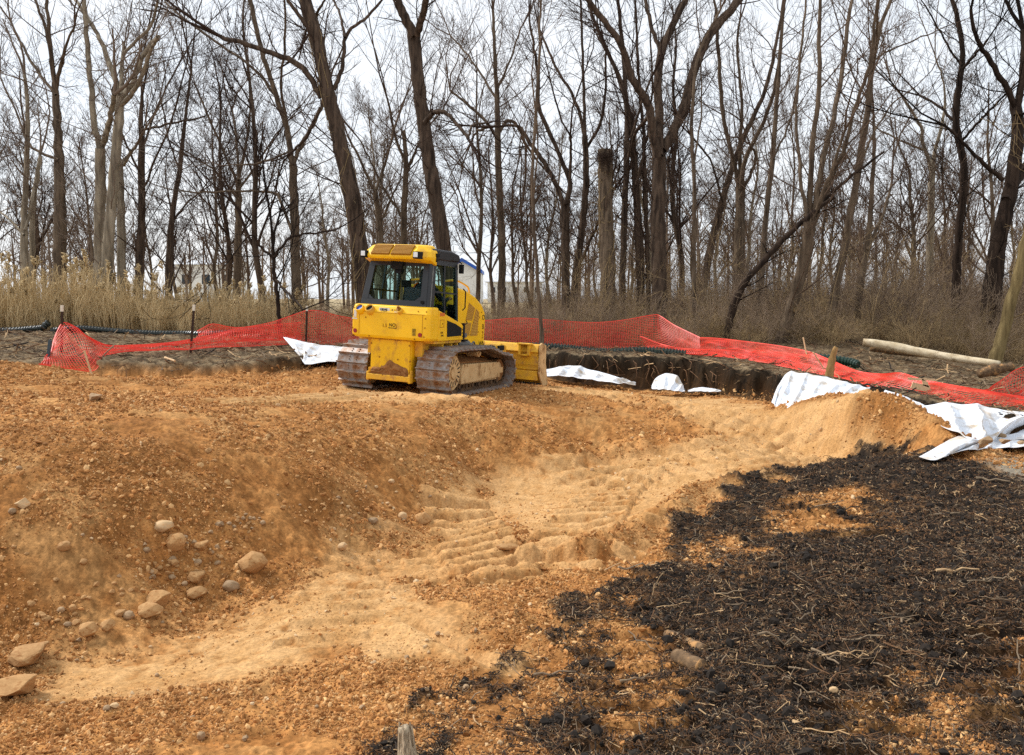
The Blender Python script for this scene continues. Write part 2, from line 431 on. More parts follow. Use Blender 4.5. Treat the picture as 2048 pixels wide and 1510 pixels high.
SWEEP2 = GP([(1100, 772), (1250, 795), (1380, 820), (1480, 845), (1580, 875), (1690, 890)])
LANES = GP([(380, 806), (620, 795), (760, 785), (900, 795)])
GROOVE = GP([(790, 1228), (900, 1285), (1045, 1355)])
RIDGE = GP([(1130, 1130), (1250, 1080), (1350, 1020), (1400, 985), (1520, 960)])
RIDGE2 = GP([(-200, 742), (60, 742), (250, 770), (420, 775), (600, 762), (690, 760)])
LIP = GP([(1270, 800), (1330, 830), (1400, 872), (1300, 896), (1150, 902)])

def ground(x, y):
    """height and colour of the ground"""
    x = np.asarray(x, float); y = np.asarray(y, float)
    z, nat, cutd = base_h(x, y)
    yy = np.maximum(y, 2)
    det = np.clip(1.6 - yy / 40, .5, 1)
    n_big, n_med = fbm(x * .8, y * .8, 4, 1), fbm(x * 3.1, y * 3.1, 4, 2)
    n_fine, n_vf = fbm(x * 11, y * 11, 4, 3, .6), fbm(x * 31, y * 31, 3, 4, .6)
    # masks
    jit = .5 * (n_med - .5) + .35 * (n_big - .5) + .18 * (n_fine - .5)
    mul = sstep(-.14, .12, poly_sd(x, y, MULCH) + jit * 1.6 + .5 * (fbm(x * 6, y * 6, 3, 55) - .5))
    mt = np.zeros_like(x)
    for p in MULCH_TAN: mt = np.maximum(mt, sstep(-.35, .25, poly_sd(x, y, p) + jit * 1.8))
    mt = mt * sstep(.36, .56, fbm(x * 5, y * 2.6, 4, 9, .6) + .12)
    mt = np.maximum(mt, .9 * sstep(-.1, .25, poly_sd(x, y, MULCH_TAN[0]) + jit) * sstep(.25, .5, fbm(x * 5, y * 2.6, 4, 9, .6) + .1))
    tan = np.zeros_like(x)
    for p in TAN: tan = np.maximum(tan, sstep(-.22, .3, poly_sd(x, y, p) + jit * .9))
    grav = sstep(-.15, .2, poly_sd(x, y, GRAVEL) + jit * .6) * (1 - nat)
    tan = tan * (1 - nat)
    peat = sstep(-.62, -.30, cutd) * (1 - sstep(.05, .30, cutd)) * sstep(-5.6, -4.6, x) * (1 - sstep(8.6, 9.6, x))
    # relief
    loose = (1 - tan) * (1 - mul) * (1 - nat)
    z = z + loose * ((n_big - .5) * .12 + (n_med - .5) * .085 + (n_fine - .5) * .042 + (n_vf - .5) * .014)
    billow = np.abs(fbm(x * 7, y * 7, 3, 12) - .5) * 2
    z = z + loose * (.5 - billow) * .028
    z = z + tan * ((n_med - .5) * .04 + (n_fine - .5) * .014 + (n_vf - .5) * .006)
    crack = 1 - sstep(0, .05, np.abs(fbm(x * 4.2 + 3, y * 4.2, 3, 21) - .5))
    z = z - tan * crack * .012 * sstep(.45, .6, n_big)
    z = z + mul * (1 - .7 * mt) * (.05 + (n_med - .5) * .13 + (n_fine - .5) * .07 + (n_vf - .5) * .02)
    z = z + nat * (1 - sstep(30, 60, y)) * ((n_med - .5) * .16 + (n_fine - .5) * .06)
    z = z + peat * ((n_fine - .5) * .10)
    wear = sstep(.30, .52, fbm(x * 1.7, y * 1.7, 3, 31))
    for P, hw, pitch, dep in PRINTS:
        S, T, l = path_st(x, y, P)
        m = sstep(hw + .04, hw - .02, np.abs(T + .05 * (n_med - .5))) * sstep(0, .12, S) * sstep(l, l - .12, S) * (.45 + .55 * wear)
        g = (.5 + .5 * np.cos(2 * np.pi * (S + .05 * T + .06 * (n_med - .5)) / pitch)) ** 1.2
        g = sstep(.25, .6, g)
        z = z + m * ((g - .45) * dep * 1.45 - .015) * (.7 + .6 * n_fine)
        tan = np.maximum(tan, m * .7 * (1 - mul))
    for P, hw in ((SWEEP, 1.15), (SWEEP2, .9)):
        S, T, l = path_st(x, y, P)
        m = sstep(hw, hw - .25, np.abs(T)) * sstep(0, .4, S) * sstep(l, l - .4, S) * (1 - mul) * (1 - nat)
        rows = np.cos(2 * np.pi * T / .42 + 3 * (n_big - .5))
        dots = (.5 + .5 * np.cos(2 * np.pi * (S + .04 * np.floor(T / .42)) / .33)) ** 2
        z = z + m * (rows * .035 - dots * .05 * sstep(.38, .5, n_med))
        tan = np.maximum(tan, m)
    S, T, l = path_st(x, y, LANES)
    m = sstep(.75, .45, np.abs(T)) * sstep(0, .5, S)
    z = z + m * np.cos(2 * np.pi * T / .36 + 4 * n_big) * .04
    dzp, dzx, dzy = np.array(DZM), DZM.to_3x3() @ Vector((1, 0, 0)), DZM.to_3x3() @ Vector((0, 1, 0))
    nrm = np.array(dzx.cross(dzy)); o_ = dzp[:3, 3]
    pl = o_[2] - (nrm[0] * (x - o_[0]) + nrm[1] * (y - o_[1])) / nrm[2]
    lx, ly = DZI[0, 0] * (x - o_[0]) + DZI[0, 1] * (y - o_[1]), DZI[1, 0] * (x - o_[0]) + DZI[1, 1] * (y - o_[1])
    dd = np.hypot(np.maximum(np.abs(lx - .1) - 1.7, 0), np.maximum(np.abs(ly) - 1.25, 0))
    m = 1 - sstep(.15, 1.0, dd)
    z = z * (1 - m) + m * (pl + .012 + (n_med - .5) * .03 + (n_fine - .5) * .03 * (1 - tan))
    z = z - (1 - m) * (1 - sstep(.8, 2.6, dd)) * .04 * loose
    S, T, l = path_st(x, y, GROOVE)
    m = sstep(0, .3, S) * sstep(l, l - .5, S)
    z = z + m * (np.exp(-(T / .06) ** 2) * -.08 + np.exp(-((T + .14) / .10) ** 2) * .04)
    S, T, l = path_st(x, y, RIDGE)
    m = sstep(0, .3, S) * sstep(l, l - .2, S)
    rid = m * np.exp(-(T / .2) ** 2)
    z = z + rid * (.11 + .12 * (n_med - .4))
    tan = tan * (1 - .75 * rid)
    S, T, l = path_st(x, y, RIDGE2)
    rid = np.exp(-(T / .4) ** 2) * (1 - nat)
    z = z + rid * (-.01 + .10 * (n_med - .4))
    tan = tan * (1 - rid)
    S, T, l = path_st(x, y, LIP)
    rid = np.exp(-(T / .3) ** 2) * (1 - nat)
    z = z + rid * (.05 + .2 * (n_med - .4)); tan = tan * (1 - .8 * rid)
    # colours (albedo)
    def L3(c): return np.array(lin(*c))[None, :]
    dry = L3((198, 156, 106)); dry2 = L3((183, 139, 88)); brown = L3((156, 105, 57)); brown2 = L3((179, 127, 74)); moist = L3((132, 87, 45))
    shp = x.shape; r = lambda a: a.reshape(-1, 1)
    bl = r(sstep(.38, .62, n_med * .45 + n_fine * .55)); c = brown * (1 - bl) + brown2 * bl
    mo = r(sstep(.5, .72, n_big) * .75); c = c * (1 - mo) + moist * mo
    dusty = r(sstep(.52, .7, fbm(x * 2.3, y * 2.3, 4, 61)) * .55); c = c * (1 - dusty) + dry2 * dusty
    db = r(sstep(.3, .7, n_fine * .5 + n_med * .5)); d = dry2 * (1 - db) + dry * db
    vf = r(sstep(.3, .75, n_vf) * .5 + .75); c = c * vf; d = d * (.6 + .4 * vf)
    t = r(tan * sstep(.22, .46, n_fine * .55 + n_big * .45)); c = c * (1 - t) + d * t
    blk = L3((34, 28, 24)); blk2 = L3((64, 52, 41)); mb = r(sstep(.4, .7, n_fine)); b = blk * (1 - mb) + blk2 * mb
    lightm = r(sstep(.66, .80, n_vf * .5 + n_fine * .5) * .55); b = b * (1 - lightm) + L3((150, 112, 74)) * lightm
    mm = r(mul * (1 - .88 * mt)); c = c * (1 - mm) + b * mm
    ff = r(sstep(.35, .65, n_fine)); flo = L3((92, 77, 58)) * (1 - ff) + L3((138, 119, 92)) * ff
    fb = r(sstep(.5, .7, n_med) * .6); flo = flo * (1 - fb) + L3((66, 53, 40)) * fb
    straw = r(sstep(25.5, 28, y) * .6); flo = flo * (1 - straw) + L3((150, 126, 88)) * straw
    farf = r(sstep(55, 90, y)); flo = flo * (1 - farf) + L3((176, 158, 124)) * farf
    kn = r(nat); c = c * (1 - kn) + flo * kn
    pk = r(np.clip(peat * 1.5, 0, 1) * np.where(x < -2, .75, 1) * (.8 + .4 * (n_fine - .3))); pk = np.clip(pk, 0, 1); c = c * (1 - pk) + L3((16, 13, 11)) * pk
    gv = r(grav); gcol = L3((132, 122, 106)) * (.7 + .6 * r(n_vf)); c = c * (1 - gv) + gcol * gv
    return z, np.clip(c, .002, .9), nat, mul * (1 - .85 * mt), tan

def H(x, y):
    return ground(np.atleast_1d(np.asarray(x, float)), np.atleast_1d(np.asarray(y, float)))[0]

us = np.r_[np.linspace(-6000, -400, 40), np.linspace(-380, 2430, 800), np.linspace(2450, 8000, 40)]
ys = np.r_[np.linspace(.6, 2.5, 8), np.geomspace(2.6, 30, 680), np.geomspace(30.3, 900, 60)]
UU, YY = np.meshgrid(us, ys)
XX = (UU - CX) / F * YY
nr, ncl = XX.shape
gz, gc, gnat, gmul, gtan = ground(XX.ravel(), YY.ravel())
GV = np.c_[XX.ravel(), YY.ravel(), gz]
ii, jj = np.meshgrid(np.arange(nr - 1), np.arange(ncl - 1), indexing='ij')
q0 = (ii * ncl + jj).ravel()
quads = np.c_[q0, q0 + 1, q0 + ncl + 1, q0 + ncl]
M_ground = mat('soil', (.66, .66, .66), (1.22, 1.22, 1.22), scale=42, rough=.95, bump=.010, bscale=42, spec=.08, tint=True, ramp=(.3, .7))
qn, qm = gnat[quads].mean(1), gmul[quads].mean(1)
cls = np.where(qn > .5, 2, np.where(qm > .5, 1, 0))
for k, (nm, lb) in enumerate([('soil', 'bare tan and brown earth, bladed and rutted, with a sloping bank'), ('mulch_bed', 'black peaty ground mixed with shredded wood'), ('woodland_floor', 'grey brown woodland floor above the cut bank')]):
    q = quads[cls == k]
    idx, inv = np.unique(q.ravel(), return_inverse=True)
    o = link_mesh(nm, fast_mesh(nm, GV[idx], inv.reshape(-1, 4), gc[idx]), M_ground)
    props(o, lb, None, None, 'structure')

_GZ = gz.reshape(nr, ncl); _GC = gc.reshape(nr, ncl, 3); _GN = gnat.reshape(nr, ncl); _GM = gmul.reshape(nr, ncl); _GT = gtan.reshape(nr, ncl)
def _ij(x, y):
    u = CX + x / y * F
    return np.interp(y, ys, np.arange(nr)), np.interp(u, us, np.arange(ncl))
def H(x, y):
    """height of the finished ground, read back from its grid"""
    x = np.atleast_1d(np.asarray(x, float)); y = np.atleast_1d(np.asarray(y, float))
    a, b = _ij(x, y); i = np.minimum(a.astype(int), nr - 2); j = np.minimum(b.astype(int), ncl - 2); a = a - i; b = b - j
    return (_GZ[i, j] * (1 - b) + _GZ[i, j + 1] * b) * (1 - a) + (_GZ[i + 1, j] * (1 - b) + _GZ[i + 1, j + 1] * b) * a
def gread(x, y):
    a, b = _ij(x, y); i, j = np.rint(a).astype(int), np.rint(b).astype(int)
    return H(x, y), _GC[i, j], _GN[i, j], _GM[i, j], _GT[i, j]
def ground_hit(u, v):
    d = ray(u, v); j = int(round(np.interp(u, us, np.arange(ncl))))
    Z = CZ + d[2] / d[1] * ys; k = (Z <= _GZ[:, j]) & (ys > 2.6)
    i = int(np.argmax(k)) if k.any() else nr - 80
    return np.array([d[0] / d[1] * ys[i], ys[i], _GZ[i, j]])
# ------------------------------------------------------------------ bulldozer
YEL = lin(248, 194, 16)
M_yel = mat('machine_yellow', tuple(c * .92 for c in YEL), tuple(min(1, c * 1.04) for c in YEL), scale=3, rough=.42, spec=.4, c3=lin(186, 132, 52), c3_at=(.56, .80), c3_scale=4, bump=.0012, bscale=60)
M_yelm = mat('mud_streaked_yellow', tuple(c * .9 for c in YEL), YEL, scale=3, rough=.5, spec=.35, c3=lin(160, 112, 56), c3_at=(.50, .72), c3_scale=6, stretch=(1, 1, .6), bump=.0015, bscale=50)
M_yeld = mat('dusty_machine_yellow', lin(214, 164, 58), lin(232, 178, 40), scale=4, rough=.65, c3=lin(176, 128, 72), c3_at=(.50, .68), c3_scale=7, bump=.001, bscale=40)
M_blk = mat('black_paint', lin(22, 22, 24), lin(32, 32, 34), scale=5, rough=.35, spec=.5)
M_rub = mat('black_rubber', lin(20, 20, 20), rough=.8)
M_gry = mat('grey_steel', lin(96, 98, 98), lin(124, 124, 120), scale=10, rough=.5, metallic=.4)
M_shoe = mat('track_steel', lin(136, 129, 124), lin(172, 166, 160), scale=7, rough=.5, metallic=.3, spec=.5, c3=lin(124, 86, 54), c3_at=(.41, .60), c3_scale=6, bump=.0012, bscale=40, per_obj=.12)
M_chain = mat('track_link_steel', lin(62, 47, 34), lin(110, 82, 54), scale=9, rough=.8, bump=.003, bscale=30)
M_mudp = mat('dried_mud', lin(196, 160, 110), lin(216, 182, 132), scale=7, rough=.95, c3=lin(142, 104, 62), c3_at=(.52, .66), c3_scale=9, bump=.004, bscale=26, stretch=(1, 1, .5))
M_mud = mat('wet_brown_mud', lin(122, 80, 42), lin(150, 104, 58), scale=12, rough=.95, bump=.007, bscale=24)
M_grl = mat('tan_grille', lin(196, 152, 62), lin(176, 132, 52), scale=30, rough=.6)
M_grl2 = mat('brown_vent_mesh', lin(140, 96, 24), lin(170, 120, 30), scale=60, rough=.6, bump=.0015, bscale=180)
M_red = mat('red_reflector', lin(150, 14, 14), rough=.25, spec=.6)
M_wht = mat('white_label', lin(230, 230, 226), lin(210, 208, 200), scale=40, rough=.5)
M_lmp = mat('lamp_glass', lin(214, 220, 222), lin(240, 240, 240), scale=30, rough=.15, spec=.8)
M_dcl = mat('black_decal', lin(30, 24, 16), rough=.6)
M_dcl2 = mat('worn_brown_decal', lin(120, 74, 16), lin(170, 116, 20), scale=60, rough=.6)
M_blu = mat('blue_pipe_inside', lin(24, 66, 170), lin(40, 90, 190), scale=20, rough=.4)
M_orl = mat('orange_label', lin(206, 112, 40), rough=.6)
M_gls = glass('tinted_cab_glass', (.90, .985, .96), .97, -1)
M_gls2 = glass('dark_side_glass', (.80, .90, .88), .93, -1)
M_seat = mat('dark_grey_seat_cloth', lin(52, 56, 62), lin(66, 70, 76), scale=40, rough=.85, bump=.001, bscale=120)

dz = empty('bulldozer')
dz.matrix_world = DZM
props(dz, 'yellow tracked bulldozer with a glazed cab, seen from behind on the earth bank', 'bulldozer')
def DP(*p): return np.array(dz.matrix_world @ Vector(p))

# --- tracks: chain > shoes
SPX, SPZ, SPR = -1.04, .44, .40
IDX, IDZ, IDR = 1.12, .35, .31
def track_path():
    P = []
    for a in np.linspace(-math.pi / 2, -3 * math.pi / 2, 22): P.append((SPX + SPR * math.cos(a), SPZ + SPR * math.sin(a)))          # round the back, bottom to top
    for x, z in [(-.6, .845), (-.2, .835), (.1, .84), (.3, .835), (.6, .755), (.85, .69)]: P.append((x, z))
    for a in np.linspace(math.pi / 2, -math.pi / 2, 18): P.append((IDX + IDR * math.cos(a), IDZ + IDR * math.sin(a)))
    P[0] = (SPX, .04); P[-1] = (IDX, .04)
    return np.array(P + [P[0]])
TP = track_path()
d_ = np.r_[0, np.cumsum(np.linalg.norm(np.diff(TP, axis=0), axis=1))]
NSH = int(round(d_[-1] / .168)); pitch_ = d_[-1] / NSH
def tp_at(s):
    s = s % d_[-1]; i = min(np.searchsorted(d_, s, 'right') - 1, len(TP) - 2)
    t = (s - d_[i]) / (d_[i + 1] - d_[i] + 1e-9); return TP[i] * (1 - t) + TP[i + 1] * t
def shoe_mesh():
    b = MB()
    L = pitch_ / 2
    # profile along the track (x) and outward (z): plate with a raised grouser at one end
    prof = [(-L, 0), (-L, .014), (-L + .012, .06), (-L + .03, .06), (-L + .042, .018), (L - .012, .014), (L + .006, .006), (L + .006, -.006), (-L, -.006)]
    b.prism(prof, -.33, .33)
    for y in (-.075, .075):
        for x in (.0, .05): b.cyl((x, y, .01), (x, y, .032), .013, 6)
    me = b.mesh('track_shoe')
    bm = bmesh.new(); bm.from_mesh(me); bmesh.ops.recalc_face_normals(bm, faces=bm.faces); bm.to_mesh(me); bm.free()
    me.materials.append(M_shoe); return me
SHOE = shoe_mesh()
for side in (-1, 1):
    yc = side * .85
    b = MB()
    ctr = np.array([tp_at(s) for s in np.linspace(0, d_[-1], 121)[:-1]])
    n = len(ctr)
    tg = np.roll(ctr, -1, 0) - np.roll(ctr, 1, 0); tg /= np.linalg.norm(tg, axis=1)[:, None]
    nin = np.c_[tg[:, 1], -tg[:, 0]]; cen = ctr.mean(0)
    nin *= np.sign(((cen - ctr) * nin).sum(1))[:, None]
    V = []
    for k in range(n):
        o_, i_ = ctr[k] + nin[k] * .01, ctr[k] + nin[k] * (.075 if k % 3 else .05)
        for y in (-.11, .11): V += [(o_[0], yc + y, o_[1]), (i_[0], yc + y, i_[1])]
    fs = []
    for k in range(n):
        a, c = 4 * k, 4 * ((k + 1) % n)
        fs += [(a, c, c + 2, a + 2), (a + 1, a + 3, c + 3, c + 1), (a, a + 1, c + 1, c), (a + 2, c + 2, c + 3, a + 3)]
    tr = b.add(V, fs).build('track', M_chain, dz)
    for k in range(NSH):
        s = (k + .5) * pitch_
        p, q = tp_at(s - pitch_ / 2), tp_at(s + pitch_ / 2)
        m = (p + q) / 2; t = (q - p) / np.linalg.norm(q - p); nn = np.array([-t[1], t[0]])
        if np.dot(nn, m - cen) < 0: nn = -nn
        sh = link_mesh('track_shoe', SHOE, None, tr)
        X = Vector((t[0], 0, t[1])); Z = Vector((nn[0], 0, nn[1])); Yv = Z.cross(X)
        M = Matrix((X, Yv, Z)).transposed().to_4x4(); M.translation = Vector((m[0] , yc, m[1]))
        sh.matrix_local = M
    # frame, drive, rollers
    yo = side * 1.03
    fr = MB().prism([(-.66, .20), (1.0, .22), (1.03, .46), (.98, .53), (-.60, .57), (-.70, .40)], side * .60, yo).build('track_frame', M_mudp, dz, .02)
    MB().prism([(-.62, .575), (.97, .535), (.80, .64), (.2, .70), (-.55, .74)], side * .60, side * .93, poly2=[(-.6, .572), (.95, .532), (.80, .55), (.2, .58), (-.55, .60)]).build('dirt_on_frame', M_mud, fr, .01)
    b = MB(); b.cyl((SPX, side * .66, SPZ), (SPX, yo, SPZ), .33, 40); b.cyl((SPX, yo, SPZ), (SPX, side * 1.06, SPZ), .27, 36, .25)
    hub = b.build('drive_sprocket', M_mudp, fr, .008)
    b = MB(); b.cyl((SPX, side * 1.06, SPZ), (SPX, side * 1.085, SPZ), .11, 24); b.build('hub_cap', M_mudp, fr, .006)
    b = MB()
    for k in range(16):
        a = k * math.pi / 8
        b.box((SPX + .205 * math.cos(a), side * 1.058, SPZ + .205 * math.sin(a)), (.085, .012, .022), Matrix.Rotation(-a, 4, 'Y'))
    b.build('sprocket_slots', M_rub, fr)['kind'] = 'stuff'
    b = MB(); b.cyl((IDX, side * .70, IDZ), (IDX, side * .95, IDZ), IDR - .09, 32); b.build('idler', M_mud, fr, .01)
    b = MB(); b.box((.78, side * .99, .40), (.30, .05, .22)); b.box((1.05, side * .99, .36), (.22, .06, .12)); b.build('idler_guard', M_mudp, fr, .012)
    for k in range(7):
        b = MB(); x = -.62 + k * .265; b.cyl((x, side * .72, .145), (x, side * .965, .145), .085, 20); b.cyl((x, side * .965, .145), (x, side * .99, .145), .045, 14)
        b.build('track_roller', M_chain, fr, .006)
    b = MB(); b.box((.18, side * .95, .205), (1.55, .05, .05)); b.build('roller_guard', M_mudp, fr, .01)
    b = MB(); b.cyl((.18, side * .70, .73), (.18, side * .95, .73), .07, 18); b.cyl((.18, side * .95, .73), (.18, side * .98, .73), .035, 12); b.build('carrier_roller', M_mudp, fr, .006)
    b = MB(); b.tube([(1.0, side * .45, .42), (-.6, side * .45, .42)], .05, 10); b.build('equalizer_beam', M_mud, dz)

# --- lower rear housing and chassis
b = MB(); b.prism([(-1.46, .27), (-1.40, .24), (.9, .24), (.9, .72), (-1.2, .98), (-1.46, 1.01)], -.42, .42)
ch = b.build('chassis', M_yelm, dz, .02)
b = MB(); b.box((-1.475, 0, .65), (.03, .82, .66)); b.build('rear_cover_plate', M_yelm, dz, .008)
b = MB(); b.box((-1.5, 0, .30), (.09, .90, .10)); b.build('drawbar_crossbeam', M_yeld, dz, .012)
for y in (-.44, .44):
    b = MB(); b.box((-1.49, y, .31), (.10, .05, .16)); b.box((-1.46, y, .40), (.06, .03, .12)); b.build('tow_bracket', M_yeld, dz, .01)
rg = np.random.default_rng(3)                                    # caked mud on the rear cover
nx, nz = 46, 18
ysm = np.linspace(-.41, .41, nx); V = []; fs = []
for j in range(nz):
    for i in range(nx):
        t = i / (nx - 1); top = .36 + .17 * (math.sin(math.pi * min(1, max(0, (t - .02) / .96))) ** .35) * (.35 + 1.1 * vnoise(np.array(t * 6.0), np.array(2.0), 5)) - .05 * (t > .72)
        z = .315 + (top - .315 + .06) * j / (nz - 1)
        ed = min(1, (nz - 1 - j) / 4.0) * min(1, i / 2.0, (nx - 1 - i) / 2.0)
        V.append((-1.487 - ed * (.02 + .05 * float(fbm(np.array(t * 14), np.array(j * .5), 3, 8))) + (.012 if ed == 0 else 0), ysm[i], z))
for j in range(nz - 1):
    for i in range(nx - 1):
        a = j * nx + i; fs.append((a, a + 1, a + nx + 1, a + nx))
MB().add(V, fs).build('caked_mud', M_mud, dz, sm=True)
b = MB()
for y, z in [(-.40, .90), (.40, .90), (-.42, .62), (-.17, .64), (.22, .66)]: b.cyl((-1.485, y, z), (-1.50, y, z), .014, 8)
b.build('cover_bolts', M_dcl2, dz)['kind'] = 'stuff'
for sd in (-1, 1):
    b = MB(); b.prism([(-1.35, .70), (.75, .66), (.75, .86), (-.2, .98), (-1.35, .98)], sd * .42, sd * .58); b.build('side_frame', M_yeld, dz, .015)
    b = MB(); b.prism([(-1.30, .95), (-.30, .95), (-.30, .998), (-1.30, .998)], sd * .46, sd * .80); b.build('fender_floor', M_yeld, dz, .006)
    for x in (-.95, -.62, -.40):
        b = MB(); b.box((x, sd * .63, .80), (.03, .3, .28)); b.build('fender_gusset', M_yeld, dz, .005)

# --- rear tank and side fenders
plan = [(-1.53, -.83), (-1.58, -.78), (-1.58, .76), (-1.51, .81), (-1.24, .81), (-1.24, -.83)]
plan_top = [(-1.49, -.82), (-1.53, -.77), (-1.53, .74), (-1.47, .80), (-1.24, .80), (-1.24, -.82)]
plan_bot = [(-1.50, -.80), (-1.56, -.70), (-1.56, .66), (-1.49, .77), (-1.24, .78), (-1.24, -.81)]
rings = [(plan_bot, 1.0), (plan, 1.05), (plan, 1.47), (plan_top, 1.585), ([(x + .06 if x < -1.3 else x, y * .95) for x, y in plan_top], 1.60)]
V = [(x, y, z) for pl, z in rings for x, y in pl]
fs = [tuple(range(5, -1, -1)), tuple(range(24, 30))]
for r_ in range(4):
    for i in range(6): fs.append((r_ * 6 + i, r_ * 6 + (i + 1) % 6, (r_ + 1) * 6 + (i + 1) % 6, (r_ + 1) * 6 + i))
tank = MB().add(V, fs).build('rear_tank', M_yel, dz, .018)
for sd in (-1, 1):
    MB().prism([(-1.235, 1.0), (-.30, 1.0), (-.30, 1.26), (-.36, 1.30), (-1.235, 1.55)], sd * .54, sd * (.833 if sd < 0 else .803)).build('side_fender', M_yel, dz, .014)
MB().box((-.77, 0, 1.03), (.93, 1.07, .05)).build('cab_floor', M_rub, dz)
b = MB()
for y, z in [(.74, 1.52), (.60, 1.54), (.76, 1.40), (.765, 1.16), (.77, 1.02), (-.76, 1.52), (-.76, 1.40), (-.755, 1.24), (-.74, 1.08), (.40, 1.03), (-.55, 1.03), (.48, 1.36), (-.60, 1.52)]: b.cyl((-1.50 if abs(y) > .7 else -1.57, y, z), (-1.592 if z < 1.45 else -1.565, y, z), .012, 8)
b.build('tank_bolts', M_dcl2, dz)['kind'] = 'stuff'
for y in (.70, -.66):
    b = MB(); b.cyl((-1.57, y, 1.11), (-1.592, y, 1.11), .038, 24); b.build('red_reflector', M_red, dz)
b = MB()
for k in range(6): b.box((-1.584, -.535, 1.10 + k * .021), (.008, .07, .009))
b.build('vent_slots', M_dcl, dz)['kind'] = 'stuff'
b = MB(); b.box((-1.583, .71, 1.42), (.006, .055, .13)); b.box((-1.581, .72, 1.33), (.004, .11, .02)); b.box((-1.575, -.16, 1.487), (.004, .10, .012)); b.box((-1.565, .10, 1.508), (.006, .22, .085)); b.build('white_sticker', M_wht, dz)['kind'] = 'stuff'
b = MB()
for k, (y, w) in enumerate([(.17, .02), (.13, .03), (.085, .03), (.05, .02)]): b.box((-1.571, y, 1.52), (.004, w, .03 + .01 * (k % 2)))
for y in (.16, .12, .09, .06): b.box((-1.573, y, 1.485), (.004, .024, .014))
for y, w in ((-.07, .03), (-.12, .02), (-.155, .012)): b.box((-1.571, y, 1.52), (.004, w, .022))
b.build('control_label', M_dcl, dz)['kind'] = 'stuff'
for y in (-.70, .62):
    b = MB(); b.box((-1.5815, y, 1.26), (.004, .006, .40)); b.build('panel_seam', M_dcl2, dz)
b = MB(); b.box((-1.5815, 0, 1.465), (.004, 1.5, .006)); b.build('panel_seam', M_dcl2, dz)
# two open pipe mouths at the tank top
for y, inner, m_in in ((.60, .07, M_blu), (.385, .065, M_rub)):
    b = MB(); th = np.linspace(0, 2 * math.pi, 25)[:-1]
    A, B = np.array([-1.50, y, 1.43]), np.array([-1.63, y, 1.545])
    b.tube([A, A * .5 + B * .5, B], [.07, .085, .078], 20); p = b.build('pipe_mouth', M_yel if m_in is M_blu else M_yeld, dz, sm=True)
    p.modifiers.new('s', 'SOLIDIFY').thickness = .012
    b = MB(); b.cyl(A * .25 + B * .75, A * .2 + B * .8, .068, 20); b.build('pipe_inside', m_in, p)
b = MB(); b.cyl((-1.54, -.215, 1.50), (-1.61, -.215, 1.56), .04, 14); b.cyl((-1.60, -.215, 1.55), (-1.63, -.215, 1.59), .022, 10); b.build('work_knob', M_dcl2, dz, .004)
b = MB(); b.cyl((-1.52, -.235, 1.46), (-1.60, -.235, 1.53), .055, 14); b.build('knob_shroud', M_yeld, dz, .006)
# faded stencil on the tank
def text(name, body, size, mat_, loc, rot, parent, ext=.002):
    c = bpy.data.curves.new(name, 'FONT'); c.body = body; c.size = size; c.extrude = ext; c.align_x = 'CENTER'; c.align_y = 'CENTER'
    t = bpy.data.objects.new('tmp', c); COL.objects.link(t); bpy.context.view_layer.update()
    me = bpy.data.meshes.new_from_object(t.evaluated_get(bpy.context.evaluated_depsgraph_get()))
    bpy.data.objects.remove(t)
    o = link_mesh(name, me, None, parent); me.materials.clear(); me.materials.append(mat_); o.location = loc; o.rotation_euler = rot
    if len(body) > 1: o['kind'] = 'stuff'
    return o
RB = (math.pi / 2, 0, -math.pi / 2)      # reads from behind the machine
RS = (math.pi / 2, 0, 0)                 # reads from its right side
text('stencil', '1.5', .085, M_dcl2, (-1.584, .075, 1.235), RB, dz)
text('stencil', 'NO', .085, M_dcl, (-1.584, -.085, 1.25), RB, dz)
text('stencil', ')', .10, M_dcl2, (-1.584, -.165, 1.24), RB, dz)
b = MB(); b.box((-1.584, -.09, 1.20), (.004, .17, .010)); b.build('stencil_underline', M_dcl, dz)
# right side: dark vent opening, hatch outline, small print, orange label
for sd in (-1, 1):
    b = MB(); b.prism([(-.92, 1.07), (-.37, 1.08), (-.37, 1.22), (-.60, 1.30), (-.94, 1.37)], sd * .79, sd * .839); b.build('vent_opening', M_rub, dz)
    b = MB(); b.prism([(-.935, 1.05), (-.36, 1.06), (-.355, 1.075), (-.935, 1.065)], sd * .80, sd * .842); b.build('vent_rim', M_yel, dz)
    b = MB(); b.box((-1.12, sd * .834, 1.38), (.15, .006, .006)); b.box((-1.12, sd * .834, 1.25), (.15, .006, .006)); b.box((-1.19, sd * .834, 1.315), (.006, .006, .13)); b.box((-1.05, sd * .834, 1.315), (.006, .006, .13)); b.cyl((-1.10, sd * .80, 1.31), (-1.10, sd * .84, 1.31), .012, 8); b.build('hatch_outline', M_dcl2, dz)['kind'] = 'stuff'
    b = MB()
    for k in range(3): b.cyl((-.335, sd * .79, 1.07 + .06 * k), (-.335, sd * .84, 1.07 + .06 * k), .012, 8)
    b.build('fender_bolts', M_dcl, dz)['kind'] = 'stuff'
text('side_print', 'DHF', .05, M_dcl, (-1.12, -.836, 1.15), RS, dz, .001)
text('side_print', 'D6VL', .045, M_dcl, (-1.10, -.836, 1.10), RS, dz, .001)
b = MB(); b.box((-1.12, -.83, 1.475), (.18, .010, .06)); b.build('orange_label', M_orl, dz)

